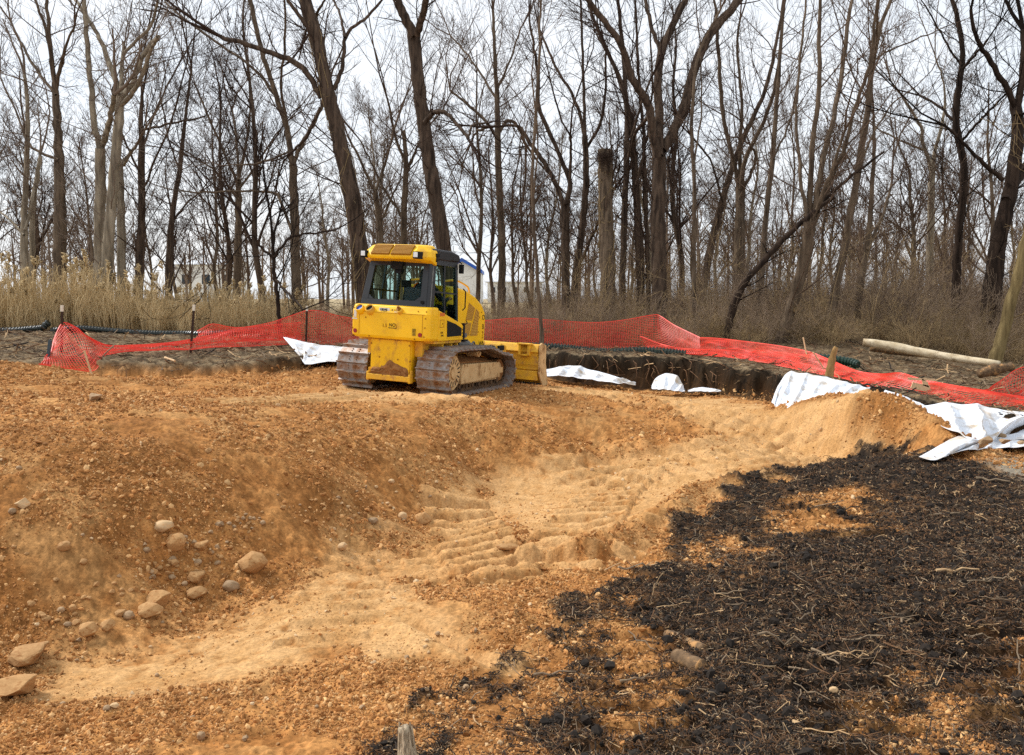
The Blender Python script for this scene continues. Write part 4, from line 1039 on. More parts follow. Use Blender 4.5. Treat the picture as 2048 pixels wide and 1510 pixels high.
for k, pg in enumerate([[(1826, 764), (1860, 772), (1862, 786), (1822, 776)], [(1844, 757), (1856, 764), (1858, 775), (1846, 771)], [(1815, 755), (1870, 758), (1872, 762), (1818, 760)]]):
    P = [W(u, v, 15.35) for u, v in pg]; V = P + [q + np.array([0, .02, .0]) for q in P]
    o = MB().add(V, [(0, 1, 2, 3), (7, 6, 5, 4), (0, 4, 5, 1), (1, 5, 6, 2), (2, 6, 7, 3), (3, 7, 4, 0)]).build('wood_offcut', M_lath)
    props(o, ['broad pale wood offcut lying on the slumped orange netting', 'small pale wood offcut standing above the broad one in the netting', 'thin pale wood strip along the top of the slumped netting'][k], 'wood')

# ------------------------------------------------------------------ corrugated black silt sock / drain pipe
M_pipe = mat('black_corrugated_plastic', lin(20, 26, 22), lin(34, 42, 36), scale=6, rough=.38, spec=.5)
def pipe(label, pts, r, m=M_pipe, ring=.085):
    P = catmull([W(*p) for p in pts], 400); ln = np.linalg.norm(np.diff(P, axis=0), axis=1).sum()
    n = int(ln / ring * 4); P = catmull([W(*p) for p in pts], n)
    for k in range(n): P[k, 2] += .03 * math.sin(k * .05)
    rad = r * np.where(np.arange(n) % 4 < 2, 1.0, .80)
    o = MB().tube(P, rad, 12, cap=True).build('drain_pipe', m, sm=False); return props(o, label, 'pipe')
pipe('black corrugated drain pipe with an upturned end at the far left', [(-300, 672, 24), (-60, 667, 24), (10, 660, 24), (60, 657, 24), (84, 656, 24), (92, 650, 24), (98, 646, 24)], .10)
pipe('black corrugated drain pipe below the reeds behind the left fence', [(104, 662, 24), (160, 659, 24), (250, 662, 24), (320, 669, 24), (370, 669, 24), (420, 666, 23.8), (520, 662, 24.2)], .10)
pipe('long dark corrugated drain pipe along the foot of the right fence', [(1040, 696, 23), (1095, 698, 23), (1150, 700, 22.9), (1200, 705, 22.6), (1300, 706, 22.4), (1380, 709, 22), (1450, 713, 21.6), (1520, 722, 21), (1580, 730, 20.4)], .145, mat('dark_green_corrugated_plastic', lin(24, 34, 26), lin(40, 52, 40), scale=6, rough=.4, spec=.5))
pipe('short end of dark green drain pipe behind the broken stake', [(1640, 716, 20.4), (1675, 722, 20.2), (1700, 727, 20), (1716, 732, 19.8)], .11, mat('green_pipe', lin(22, 46, 36), lin(36, 62, 50), scale=6, rough=.4))

# ------------------------------------------------------------------ white geotextile
M_tarp = mat('white_geotextile', lin(214, 219, 226), lin(228, 231, 236), scale=2.5, rough=.75, spec=.2, c3=lin(178, 156, 124), c3_at=(.47, .72), c3_scale=3.0, bump=.0008, bscale=160)
def tarp(label, top, bot, folds=7, amp=.05, seed=1, nx=110, ny=40, conv=None):
    def P3(p):
        if len(p) == 3: return W(*p)
        return ground_hit(*p) + np.array([0, 0, .06])
    A, B = catmull([P3(p) for p in top], nx), catmull([P3(p) for p in bot], nx)
    V = np.zeros((ny, nx, 3)); s = np.linspace(0, 1, nx)
    for j in range(ny):
        t = j / (ny - 1); P = A * (1 - t) + B * t
        w = math.sin(math.pi * min(1, t * .9 + .05)) ** .6
        ph = s * folds * (1 + .25 * t) + .8 * fbm(s * 5, np.full(nx, t * 1.0), 2, seed)
        rid = np.abs(((ph + .5) % 1) - .5) * 2
        off = amp * w * ((1 - rid) ** 1.5 - .4) * (.4 + 1.2 * fbm(s * 6, np.full(nx, .5), 2, seed + 3)) + amp * .8 * w * (fbm(s * 9, np.full(nx, t * 7.), 3, seed + 7) - .5) +   .012 * (fbm(s * 34, np.full(nx, t * 16.), 2, seed + 8) - .5)
        P[:, 1] -= off; P[:, 2] += off * .6
        V[j] = P
    a = (np.arange(ny - 1)[:, None] * nx + np.arange(nx - 1)[None]).ravel()
    o = link_mesh('geotextile', fast_mesh('geotextile', V.reshape(-1, 3), np.c_[a, a + 1, a + nx + 1, a + nx]), M_tarp)
    o.modifiers.new('s', 'SOLIDIFY').thickness = .006
    return props(o, label, 'fabric')
tarp('white geotextile draped over the cut bank just left of the bulldozer', [(566, 674, 20.6), (600, 682, 20.6), (640, 690, 20.8), (690, 694, 21), (740, 696, 21)], [(600, 713, 19.2), (612, 729, 18.4), (640, 725, 18.6), (690, 722, 18.8), (740, 722, 19)], 5, .09, 1)
tarp('long low ridge of white geotextile right of the blade', [(1088, 740, 20), (1120, 734, 20), (1150, 731, 20), (1190, 742, 19.6), (1230, 752, 19.2), (1270, 766, 18.8)], [(1088, 752, 19.4), (1120, 752, 19.4), (1150, 755, 19.2), (1190, 761, 18.9), (1230, 766, 18.6), (1272, 770, 18.4)], 4, .12, 3)
tarp('small rounded hump of white geotextile against the black bank', [(1304, 771, 17.9), (1310, 759, 18), (1322, 750, 18.1), (1338, 747, 18.1), (1354, 752, 18), (1363, 765, 17.9), (1368, 779, 17.8)], [(1303, 777, 17.5), (1312, 779, 17.4), (1325, 779, 17.3), (1338, 780, 17.3), (1350, 782, 17.3), (1360, 783, 17.3), (1369, 784, 17.4)], 4, .07, 5)
tarp('thin sliver of white geotextile at the foot of the black bank', [(1376, 780, 17.9), (1400, 775, 18), (1425, 777, 17.9), (1442, 781, 17.8)], [(1376, 783, 17.5), (1400, 783, 17.5), (1425, 784, 17.5), (1442, 783, 17.5)], 3, .05, 6, 50, 12)
tarp('peaked sheet of white geotextile behind the brown soil mound', [(1556, 772, 16.4), (1576, 745, 16.8), (1600, 746, 16.6), (1640, 752, 16.2), (1690, 764, 15.7), (1738, 776, 15.2)], [(1543, 804, 15.2), (1558, 818, 14.7), (1585, 816, 14.4), (1640, 800, 14.3), (1690, 792, 14.2), (1738, 784, 14.2)], 6, .10, 8, 140, 50)
tarp('narrow edge of white geotextile running down behind the soil mound', [(1770, 780, 14.6), (1800, 789, 14.3), (1830, 802, 14), (1850, 812, 13.7)], [(1766, 788, 14.2), (1798, 800, 13.8), (1826, 816, 13.4), (1846, 826, 13.2)], 3, .04, 9, 50, 12)
tarp('large rumpled sheet of white geotextile at the right edge, below the netting', [(1836, 812, 13.9), (1870, 808, 13.9), (1930, 808, 13.8), (1990, 816, 13.6), (2060, 826, 13.4), (2200, 840, 13)], [(1872, 850), (1905, 876), (1950, 893), (1990, 894), (2060, 888), (2200, 888)], 4, .22, 12, 140, 60)
tarp('front strip of white geotextile lying on the ground by the black mulch', [(1898, 891), (1925, 884), (1955, 890), (1990, 893), (2060, 885), (2200, 880)], [(1838, 924), (1870, 931), (1905, 917), (1950, 911), (2060, 904), (2200, 900)], 5, .10, 15, 120, 40)

# ------------------------------------------------------------------ stones, one by one
def stone_mesh(seed, angular):
    r = np.random.default_rng(seed + 50); bm = bmesh.new()
    for _ in range(16 if angular else 40):
        q = r.normal(size=3); q /= np.linalg.norm(q); bm.verts.new(q * (r.uniform(.82, 1.05) if angular else r.uniform(.92, 1.0)))
    h = bmesh.ops.convex_hull(bm, input=bm.verts); bmesh.ops.delete(bm, geom=[g for g in h['geom_interior'] if isinstance(g, bmesh.types.BMVert)], context='VERTS')
    bmesh.ops.bevel(bm, geom=list(bm.edges), offset=.07 if angular else .10, segments=1, affect='EDGES', clamp_overlap=True)
    bmesh.ops.triangulate(bm, faces=bm.faces); bmesh.ops.subdivide_edges(bm, edges=bm.edges, cuts=1)
    for v in bm.verts:
        n = v.co.normalized(); v.co += n * (.10 * (float(fbm(np.array(n.x * 3 + 7), np.array(n.y * 3 + n.z * 4 + seed), 3, seed)) - .5))
    for f in bm.faces: f.smooth = not angular
    me = bpy.data.meshes.new('stone'); bm.to_mesh(me); bm.free(); return me
M_st = {'tan': mat('dusty_tan_stone', lin(160, 120, 76), lin(184, 144, 96), scale=2.2, rough=.92, c3=lin(140, 92, 48), c3_at=(.5, .66), c3_scale=2.5, bump=.0012, bscale=5, per_obj=.12),
        'grey': mat('grey_stone', lin(144, 116, 84), lin(164, 136, 104), scale=2.2, rough=.8, bump=.0008, bscale=5, per_obj=.15, c3=lin(160, 120, 80), c3_at=(.56, .72), c3_scale=2),
        'pale': mat('pale_stone', lin(178, 146, 106), lin(196, 166, 126), scale=2.2, rough=.85, bump=.0008, bscale=5, per_obj=.08, c3=lin(190, 142, 92), c3_at=(.5, .7), c3_scale=2)}
STM = {}
for k in M_st:
    for ang in (0, 1):
        for q in range(3):
            me = stone_mesh(q + 10 * ang + (0 if k == 'tan' else 4), ang); me.materials.append(M_st[k]); STM[k, ang, q] = me
def stone(u, v, w, h, col='tan', ang=0, label=None, group=None, rz=None, dip=.16, P=None, depth=None):
    p = ground_hit(u, v + h * .38) if P is None else P
    zc = float(H(p[0], p[1])[0])
    Yd = p[1]; sx = w / 2 / F * Yd * 1.04; sz = h / 2 / F * Yd * 1.06; sy = depth or (sx * .75 + sz * .25)
    o = link_mesh('stone', STM[col, ang, random.randrange(3)])
    o.location = (p[0], p[1] + sy * .25, zc + sz * (1 - 2 * dip)); o.scale = (sx, sy, sz)
    o.rotation_euler = (random.uniform(-.2, .2), random.uniform(-.25, .25), random.uniform(-.3, .3) if rz is None else rz)
    return props(o, label, 'stone', group)
big = [(55, 1318, 96, 44, 'tan', 1, 'long flat tan boulder at the left edge, low in the picture'), (30, 1380, 120, 50, 'tan', 1, 'half buried smooth tan boulder at the left edge below the flat one'),
       (176, 1272, 44, 44, 'tan', 1, 'angular tan stone nearest the flat boulder, lower of two side by side'), (216, 1267, 34, 32, 'tan', 1, 'blocky tan stone touching the right side of the angular one'),
       (300, 1237, 60, 36, 'tan', 1, 'wedge shaped tan boulder at the bottom of the boulder heap'), (318, 1206, 60, 40, 'tan', 1, 'rounded tan boulder on top of the wedge shaped one'),
       (393, 1199, 48, 34, 'tan', 1, 'pointed tan stone at the right end of the boulder heap'), (393, 1166, 44, 34, 'tan', 1, 'faceted tan stone just above the pointed one'),
       (503, 1134, 64, 46, 'tan', 0, 'large round earth-crusted boulder, rightmost of the big ones on the slope'), (351, 1101, 42, 40, 'tan', 0, 'round brown boulder higher on the slope above the heap'),
       (325, 1067, 44, 24, 'pale', 0, 'pale flat stone highest above the boulder heap'), (404, 1106, 38, 24, 'tan', 1, 'tan angular stone right of the round brown boulder'),
       (128, 1107, 28, 22, 'tan', 0, 'round stone alone on the left of the slope'), (190, 794, 28, 22, 'grey', 1, 'blue grey angular stone on top of the bank at the left'),
       (685, 1103, 22, 16, 'pale', 0, 'small pale oval stone alone right of the large round boulder'), (846, 1038, 36, 28, 'tan', 0, 'brown boulder at the foot of the bank near the track prints'),
       (44, 1010, 30, 26, 'pale', 1, 'pale blocky stone on the slope at the left edge'), (24, 1028, 16, 14, 'grey', 0, 'small dark stone below the pale blocky one at the left edge'),
       (257, 1240, 25, 20, 'grey', 0, 'pinkish grey cobble left of the wedge shaped boulder'), (461, 1176, 36, 24, 'grey', 0, 'greyish cobble below the large round boulder'),
       (805, 1036, 20, 18, 'pale', 0, 'pale cobble left of the brown boulder near the track prints'), (745, 1048, 24, 14, 'grey', 0, 'flat grey cobble left of the pale cobble at the foot of the bank'),
       (1430, 1168, 8, 6, 'pale', 0, 'tiny white pebble on the mulch in the middle'), (1668, 1388, 20, 16, 'pale', 0, 'white rounded stone on the black mulch, lower right'),
       (1592, 1446, 18, 16, 'pale', 1, 'white stone low on the mulch, below and left of the rounded one'), (228, 1420, 24, 12, 'pale', 1, 'white flat stone near the bottom left'), (402, 1474, 18, 22, 'grey', 0, 'grey stone at the bottom edge, left part'),
       (1972, 896, 34, 20, 'grey', 1, 'largest grey rock holding down the white geotextile'), (2004, 886, 20, 10, 'grey', 0, 'small grey rock behind the largest one on the white geotextile'), (2010, 899, 26, 12, 'grey', 1, 'flat grey rock right of the largest one on the geotextile'), (2042, 901, 16, 8, 'grey', 0, 'grey rock nearest the right edge on the geotextile')]
for a in big:
    q = None
    if a[1] < 910 and a[0] > 1900:
        q = ground_hit(a[0], a[1] + a[3] * .4)
    s = stone(*a[:6], label=a[6], P=q)
    if q is not None: s.location.z = q[2] + .13
rs = np.random.default_rng(11)
def cobbles(n, region, size, group, label, cols, jitter=0):
    k = 0
    while k < n:
        if callable(region): u, v = region()
        p = ground_hit(u, v)
        w = rs.uniform(*size) * (1.0 if rs.random() < .8 else 1.4) * F / p[1] / 1.0
        stone(u, v, w, w * rs.uniform(.6, .85), cols[rs.integers(len(cols))], int(rs.random() < .45), label, group, rs.uniform(0, 6.28), rs.uniform(.2, .36), p); k += 1
def along(P, sd):
    P = np.array(P, float)
    def f():
        t = rs.uniform(0, len(P) - 1.001); i = int(t); q = P[i] * (1 - t + i) + P[i + 1] * (t - i); return q[0] + rs.normal(0, sd), q[1] + rs.normal(0, sd * .8)
    return f
cobbles(70, along([(90, 1240), (200, 1210), (300, 1170), (400, 1130), (430, 1080)], 34), (.035, .075), 'cobbles among the boulders', 'small tan cobble strewn among the boulders at the foot of the slope', ['tan', 'tan', 'tan', 'grey'])
cobbles(26, along([(478, 1062), (500, 1050), (528, 1040)], 12), (.03, .05), 'cluster of cobbles above the large round boulder', 'small rounded cobble in the tight cluster above the large round boulder', ['tan', 'grey', 'tan'])
cobbles(55, along([(560, 1020), (700, 1030), (800, 1000), (870, 960), (960, 920)], 26), (.03, .06), 'cobbles on the middle of the bank', 'small cobble on the lower bank between boulders and track prints', ['tan', 'tan', 'grey', 'pale'])
cobbles(40, lambda: (rs.uniform(20, 900), rs.uniform(880, 1150)), (.025, .055), 'cobbles on the open slope', 'small stone scattered on the open brown slope', ['tan', 'tan', 'tan', 'grey'])
cobbles(60, lambda: (rs.uniform(20, 1150), rs.uniform(1250, 1500)), (.018, .04), 'pebbles in the foreground', 'small pebble on the trampled earth in the foreground', ['tan', 'pale', 'grey', 'tan'])

# ------------------------------------------------------------------ clods and crumbs of earth (uncountable)
def clod_mesh(seed, sub=1):
    bm = bmesh.new(); bmesh.ops.create_icosphere(bm, subdivisions=sub, radius=1); r = np.random.default_rng(seed)
    for v in bm.verts: v.co = v.co * r.uniform(.65, 1.15)
    me = bpy.data.meshes.new('clod'); bm.to_mesh(me); bm.free(); return me
def sample(n, ub, yb, pw=1.0, seed=5):
    r = np.random.default_rng(seed)
    u = r.uniform(*ub, n); t = r.random(n)
    Y = np.exp(np.log(yb[0]) + t ** pw * np.log(yb[1] / yb[0]))
    x = (u - CX) / F * Y
    return x, Y, r
M_cl = [mat('brown_clod', lin(160, 109, 60), lin(182, 131, 78), scale=3, rough=.95, per_obj=.28), mat('tan_clod', lin(194, 150, 97), lin(208, 166, 114), scale=3, rough=.95, per_obj=.2),
        mat('dark_clod', lin(134, 89, 46), lin(154, 107, 60), scale=3, rough=.95, per_obj=.25), mat('pale_grit', lin(190, 160, 120), lin(206, 178, 140), scale=3, rough=.9, per_obj=.2)]
srcs = [source('clod_a', clod_mesh(1), M_cl[0]), source('clod_b', clod_mesh(2), M_cl[1]), source('clod_c', clod_mesh(3), M_cl[2]), source('clod_d', clod_mesh(4), M_cl[3]), source('clod_e', clod_mesh(5), M_cl[0])]
x, Y, r = sample(360000, (-200, 2250), (3.2, 19.5), 1.0)
z, c_, nat_, mul_, tan_ = gread(x, Y)
dens = fbm(x * 1.4, Y * 1.4, 3, 77)
keep = (nat_ < .3) & (mul_ < .5) & (r.random(len(x)) < (np.where(tan_ > .5, .22, 1.0)) * sstep(.32, .58, dens + .06))
x, Y, z, tn = x[keep], Y[keep], z[keep], tan_[keep]; n = len(x)
s = np.where(tn > .5, .65, 1) * np.minimum(.0046 * (1 - r.random(n)) ** -.40, .024) * np.clip(.45 + Y / 11, .6, 1.7)
ids = np.where(tn > .5, r.choice([1, 1, 0, 0, 2, 1, 1, 3], n), r.choice([0, 0, 4, 1, 2, 2, 0, 4, 1], n)); ids = np.where(r.random(n) < .006, 3, ids)
o = stuff('soil_clods', 'loose crumbs and clods of brown earth over the bank and floor', 'soil')
scatter(o, np.c_[x, Y, z + s * .25], r.uniform(0, 6.28, (n, 3)), np.c_[s * r.uniform(.7, 1.6, n), s * r.uniform(.7, 1.6, n), s * r.uniform(.4, .9, n)], srcs, ids)

# ------------------------------------------------------------------ shredded wood: sticks worth counting, then the rest
def stick_mesh(seed, sides=5, bend=.12, fork=False, pts=6):
    r = np.random.default_rng(seed)
    P = np.zeros((pts, 3)); P[:, 0] = np.linspace(-.5, .5, pts); P[1:-1, 1:] = r.normal(0, bend, (pts - 2, 2)) * .5; P[:, 2] += .0
    b = MB(); b.tube(P, .035 * np.linspace(1, .55, pts) * r.uniform(.8, 1.2, pts), sides, cap=True)
    if fork: q = pts // 2; b.tube([P[q], P[q] + [.16, .14, .08], P[q] + [.30, .22, .05]], [.024, .018, .01], sides, cap=True)
    return b.mesh('stick')
M_wd = {'grey': mat('weathered_grey_wood', lin(104, 88, 70), lin(140, 120, 96), scale=5, rough=.9, per_obj=.2, bump=.0004, bscale=20), 'dark': mat('dark_wet_wood', lin(38, 30, 24), lin(58, 46, 36), scale=5, rough=.85, per_obj=.3),
        'pale': mat('pale_split_wood', lin(164, 132, 94), lin(190, 158, 118), scale=5, rough=.9, per_obj=.15), 'brown': mat('brown_bark_chip', lin(84, 60, 40), lin(112, 82, 56), scale=5, rough=.9, per_obj=.3)}
STK = {}
for k in M_wd:
    for q in range(5):
        me = stick_mesh(q * 7 + len(k), 6, .06 + .025 * q, q in (1, 4)); me.materials.append(M_wd[k]); STK[k, q] = me
def stick(u, v, length, ang, col, q=0, thick=1.0, label=None, group=None, tilt=0, lift=.02, name='stick'):
    p = ground_hit(u, v); zc = float(H(p[0], p[1])[0])
    L = length / F * p[1]
    o = link_mesh(name, STK[col, q]); o.location = (p[0], p[1], zc + lift); o.scale = (L, L * thick, L * thick); o.rotation_euler = (random.uniform(0, 6), -tilt, ang)
    return props(o, label, 'stick', group)
for a in [(1275, 1142, 80, .12, 'grey', 4, .8, 'forked grey stick on the edge of the mulch in the middle'), (1225, 1138, 60, .9, 'pale', 0, .7, 'pale stick left of the forked grey one'), (1250, 1160, 50, -.5, 'dark', 2, .9, 'short dark rotten stick below the forked grey one'),
          (1945, 975, 60, .9, 'pale', 1, 1.2, 'pale splintered branch near the top right of the mulch'), (1985, 965, 60, -.6, 'grey', 0, 1.2, 'thin grey branch leaning from the splintered one'), (1915, 1147, 90, .05, 'pale', 0, .9, 'long pale splinter lying flat at the right of the mulch'),
          (1800, 1255, 70, .5, 'grey', 3, 1.0, 'curved grey root right of centre on the mulch'), (1560, 1290, 90, -.5, 'grey', 4, .9, 'long forked root in the middle of the mulch'), (1420, 1440, 70, -.9, 'pale', 2, .9, 'pale split stick low on the mulch'), (1650, 1330, 80, -1.2, 'grey', 1, 1.0, 'twisted root below the middle of the mulch'),
          (1110, 1355, 90, .15, 'grey', 0, .8, 'thin grey stick at the left edge of the mulch'), (1040, 1480, 70, -.6, 'brown', 0, 1.0, 'brown stick near the bottom edge, left of the mulch'), (955, 1450, 50, -1.2, 'pale', 2, 1.2, 'short pale stick near the bottom edge'), (1480, 1218, 60, .1, 'grey', 3, 1.0, 'grey curved stick on the left part of the mulch'),
          (1900, 1030, 70, .15, 'grey', 0, 1.0, 'straight grey stick high on the mulch at the right'), (1990, 1165, 60, .3, 'grey', 4, 1.0, 'forked stick near the right edge of the mulch')]:
    stick(*a[:7], label=a[7])
for k in range(80):
    u, v = rs.uniform(1250, 2040), rs.uniform(960, 1500)
    p = ground_hit(u, v)
    if poly_sd(np.array([p[0]]), np.array([p[1]]), MULCH)[0] < .15: continue
    stick(u, v, rs.uniform(.10, .30) * F / p[1], rs.uniform(-1.2, 1.2), ['grey', 'brown', 'grey', 'brown', 'dark', 'pale'][rs.integers(6)], int(rs.integers(5)), rs.uniform(.3, .7), 'thin root or stick lying loose on the black mulch', 'sticks on the mulch', rs.normal(0, .2), .035)
# logs in the mulch and the stake at the bottom edge
def log(pts, rad, m, label, name='log', sides=18, cat='log', seed=1, rough=.12):
    P = catmull(pts, 14); rr = np.interp(np.linspace(0, 1, 14), np.linspace(0, 1, len(rad)), rad) * np.random.default_rng(seed).uniform(1 - rough, 1 + rough, 14)
    b = MB(); b.tube(P, rr, sides, cap=True); o = b.build(name, m, sm=False)
    V = np.empty(len(o.data.vertices) * 3); o.data.vertices.foreach_get('co', V); V = V.reshape(-1, 3)
    V += np.random.default_rng(seed).normal(0, rad[0] * .03, V.shape); o.data.vertices.foreach_set('co', V.ravel()); smooth(o.data)
    return props(o, label, cat)
M_bark = mat('dirty_log', lin(84, 66, 48), lin(126, 100, 72), scale=14, rough=.95, c3=lin(176, 132, 84), c3_at=(.52, .62), c3_scale=9, bump=.01, bscale=18, stretch=(1, 1, 1))
def gp3(u, v, up=0.0): q = ground_hit(u, v); return np.array([q[0], q[1], float(H(q[0], q[1])[0]) + up])
log([gp3(1352, 1318, .01), gp3(1405, 1342, .0)], [.05, .052], M_bark, 'stubby earth-crusted log at the left side of the mulch', seed=2)
log([gp3(1335, 1268, .0), gp3(1410, 1300, .0)], [.042, .038], M_bark, 'barky log behind the stubby one in the mulch', seed=3)
M_gw = mat('weathered_splintered_wood', lin(126, 110, 90), lin(196, 176, 146), scale=26, rough=.95, stretch=(5, 5, .5), bump=.006, bscale=30)
q = gp3(815, 1535)
log([q + [0, 0, -.3], q + [.0, 0, .0], q + [-.012, .02, .13], q + [-.02, .02, .19]], [.055, .05, .044, .026], M_gw, 'splintered grey wooden stub standing at the bottom edge', 'stub', 12, 'stub', 5)
b = MB()
for k in range(7):
    t = k * .9; b.tube([q + [.04 * math.cos(t), .04 * math.sin(t), .02], q + [-.012 + .034 * math.cos(t), .02 + .03 * math.sin(t), .20 + .03 * math.sin(3 * k)]], [.014, .003], 4)
b.build('splinter', M_gw, bpy.data.objects['stub'])
q = gp3(1025, 1112); stone(1015, 1103, 62, 18, 'tan', 1, 'bar shaped clod of pressed earth beside the track prints', depth=.06, rz=-.35)
# uncountable shreds
sm_src = []
for q, (k, sd, sides) in enumerate([('dark', 1, 4), ('dark', 2, 4), ('brown', 3, 4), ('grey', 4, 4), ('pale', 5, 3), ('brown', 6, 4), ('dark', 8, 4)]):
    sm_src.append(source('shred', stick_mesh(sd + 40, sides, .12, q % 3 == 1, 5), M_wd[k]))
M_peat = mat('peat_clump', lin(26, 21, 17), lin(44, 35, 27), scale=3, rough=.95, per_obj=.4)
sm_src.append(source('peat', clod_mesh(9), M_peat))
x, Y, r = sample(150000, (700, 2350), (3.0, 12.5), 1.25, 9)
mulm = poly_sd(x, Y, MULCH) + .7 * (fbm(x * 2, Y * 2, 3, 91) - .5)
z, c_, nat_, mul_, tan_ = gread(x, Y)
keep = (mul_ > .12 + .5 * r.random(len(x))); x, Y, z, c_ = x[keep], Y[keep], z[keep], c_[keep]; n = len(x)
L = np.minimum(.035 * (1 - r.random(n)) ** -.45, .24)
ids = r.choice([0, 1, 2, 3, 2, 5, 6, 7, 7, 7, 0, 1, 6, 5, 0, 6, 2, 0, 2, 5, 3, 4], n)
bright = c_.mean(1) > .1
ids = np.where(bright & (ids == 7) & (r.random(n) < .7), 5, ids)
W_ = r.uniform(.045, .15, n) * np.clip(.4 + Y / 9, .6, 1.3)
S_ = np.where((ids == 7)[:, None], np.c_[L * .2, L * .2, L * .14], np.c_[L, W_, W_ * r.uniform(.6, 1, n)])
R_ = np.c_[r.uniform(0, 6.28, n), r.normal(0, .35, n), r.uniform(0, 6.28, n)]
o = stuff('mulch_shreds', 'shredded wood, roots and peat clumps covering the black ground', 'mulch')
scatter(o, np.c_[x, Y, z + .006], R_, S_, sm_src, ids)
x, Y, r = sample(30000, (-300, 2350), (12.5, 27), .75, 10)
z, c_, nat_, mul_, tan_ = gread(x, Y); keep = nat_ > .4
x, Y, z = x[keep], Y[keep], z[keep]; n = len(x)
L = np.minimum(.10 * (1 - r.random(n)) ** -.5, .7)
o = stuff('woodland_litter', 'sticks, chips and dead stems littering the woodland floor', 'litter')
scatter(o, np.c_[x, Y, z + .02], np.c_[r.uniform(0, 6.28, n), r.normal(0, .25, n), r.uniform(0, 6.28, n)], np.c_[L, L * .7, L * .7], sm_src, r.choice([2, 3, 3, 4, 5, 2, 0], n))
# roots hanging out of the cut peat face
b = MB(); r = np.random.default_rng(31)
for k in range(60):
    t = r.uniform(3.2, len(CUT) - 5.2); i = int(t); p = CUT[i] * (1 - t + i) + CUT[i + 1] * (t - i)
    zt = float(base_h(np.array([p[0]]), np.array([p[1] + .5]))[0][0]); q = np.array([p[0] + r.normal(0, .1), p[1] - .18, zt - r.uniform(.02, .3)])
    b.tube([q + [0, .25, .02], q, q + [r.normal(0, .12), -.12, -r.uniform(.05, .3)], q + [r.normal(0, .2), -.16, -r.uniform(.15, .4)]], [.008, .008, .006, .003], 4)
o = b.build('hanging_roots', M_wd['brown'], fix=False); props(o, 'fine roots hanging out of the cut black peat bank', 'roots', None, 'stuff')
# ------------------------------------------------------------------ trees
class TubeBatch:
    """thousands of tapered tubes built at once"""
    def __init__(s): s.g = {}
    def add(s, P, R, sides): s.g.setdefault((len(P), sides), []).append((P, R))
    def arrays(s):
        VV, QQ, base = [], [], 0
        for (n, sides), L in s.g.items():
            P = np.array([a for a, _ in L]); R = np.array([b for _, b in L]); N = len(L)
            T = np.gradient(P, axis=1); T /= np.linalg.norm(T, axis=2, keepdims=True) + 1e-9
            m = T.mean(1); ref = np.where((np.abs(m[:, 2]) < .75)[:, None], np.array([[0, 0, 1.]]), np.array([[0, 1., 0]]))[:, None, :]
            A = np.cross(T, np.broadcast_to(ref, T.shape)); A /= np.linalg.norm(A, axis=2, keepdims=True) + 1e-9
            B = np.cross(T, A); th = np.arange(sides) * 2 * math.pi / sides
            V = P[:, :, None, :] + R[:, :, None, None] * (A[:, :, None, :] * np.cos(th)[None, None, :, None] + B[:, :, None, :] * np.sin(th)[None, None, :, None])
            idx = base + np.arange(N * n * sides).reshape(N, n, sides)
            a, b = idx[:, :-1], idx[:, 1:]
            a2, b2 = np.roll(a, -1, 2), np.roll(b, -1, 2)
            QQ.append(np.stack([a, a2, b2, b], -1).reshape(-1, 4)); VV.append(V.reshape(-1, 3)); base += V.size // 3
        return np.concatenate(VV), np.concatenate(QQ)
    def mesh(s, name): return fast_mesh(name, *s.arrays())
    def empty(s): return not s.g

def perp(d, rng):
    q = rng.normal(size=3); q -= d * q.dot(d); return q / (np.linalg.norm(q) + 1e-9)
RMIN = .0045
def grow(tb, p, d, L, r, lev, maxlev, rng, wob=.16, up=.10, kids=(5, 6, 5), rmin=RMIN):
    n = 6 if lev == 0 else (5 if lev < maxlev else 4)
    pts = [p]; seg = L / (n - 1)
    for i in range(n - 1):
        d = d + rng.normal(0, wob, 3) + np.array([0, 0, up]); d = d / np.linalg.norm(d); p = p + d * seg; pts.append(p)
    P = np.array(pts); R = np.maximum(np.linspace(r, r * .38, n), rmin)
    tb.add(P, R, 5 if r > .03 else (4 if r > .012 else 3))
    if lev < maxlev:
        k = kids[min(lev, len(kids) - 1)]
        for j in range(k):
            t = rng.uniform(.18, .97); f = t * (n - 1); i = min(int(f), n - 2); q = P[i] + (P[i + 1] - P[i]) * (f - i)
            dd = P[i + 1] - P[i]; dd /= np.linalg.norm(dd); a = rng.uniform(.45, .95)
            nd = dd * math.cos(a) + perp(dd, rng) * math.sin(a)
            grow(tb, q, nd, L * rng.uniform(.34, .62) * (1.15 - .45 * t), r * rng.uniform(.34, .55) * (1 - .35 * t), lev + 1, maxlev, rng, wob, up, kids, rmin)
def bark(name, a, b, sc=9, c3=None):
    return mat(name, a, b, scale=sc, rough=.95, spec=.1, stretch=(1, 1, .12), bump=.014, bscale=13, c3=c3, c3_at=(.52, .70), c3_scale=2.0)
BK = {'dark': bark('dark_furrowed_bark', lin(48, 39, 33), lin(100, 83, 69)), 'brown': bark('brown_bark', lin(68, 57, 47), lin(118, 101, 83)), 'grey': bark('grey_bark', lin(104, 93, 79), lin(160, 146, 124), c3=lin(186, 173, 152)),
      'tan': bark('mossy_tan_bark', lin(92, 78, 52), lin(140, 122, 84)), 'black': bark('black_bark', lin(34, 27, 23), lin(66, 53, 44))}
TW = {'dark': mat('dark_twigs', lin(64, 51, 44), rough=.95, spec=.05), 'brown': mat('brown_twigs', lin(94, 77, 64), rough=.95, spec=.05), 'grey': mat('grey_twigs', lin(124, 108, 94), rough=.95, spec=.05), 'tan': mat('tan_twigs', lin(134, 114, 84), rough=.95, spec=.05), 'black': mat('black_twigs', lin(36, 29, 25), rough=.95, spec=.05)}
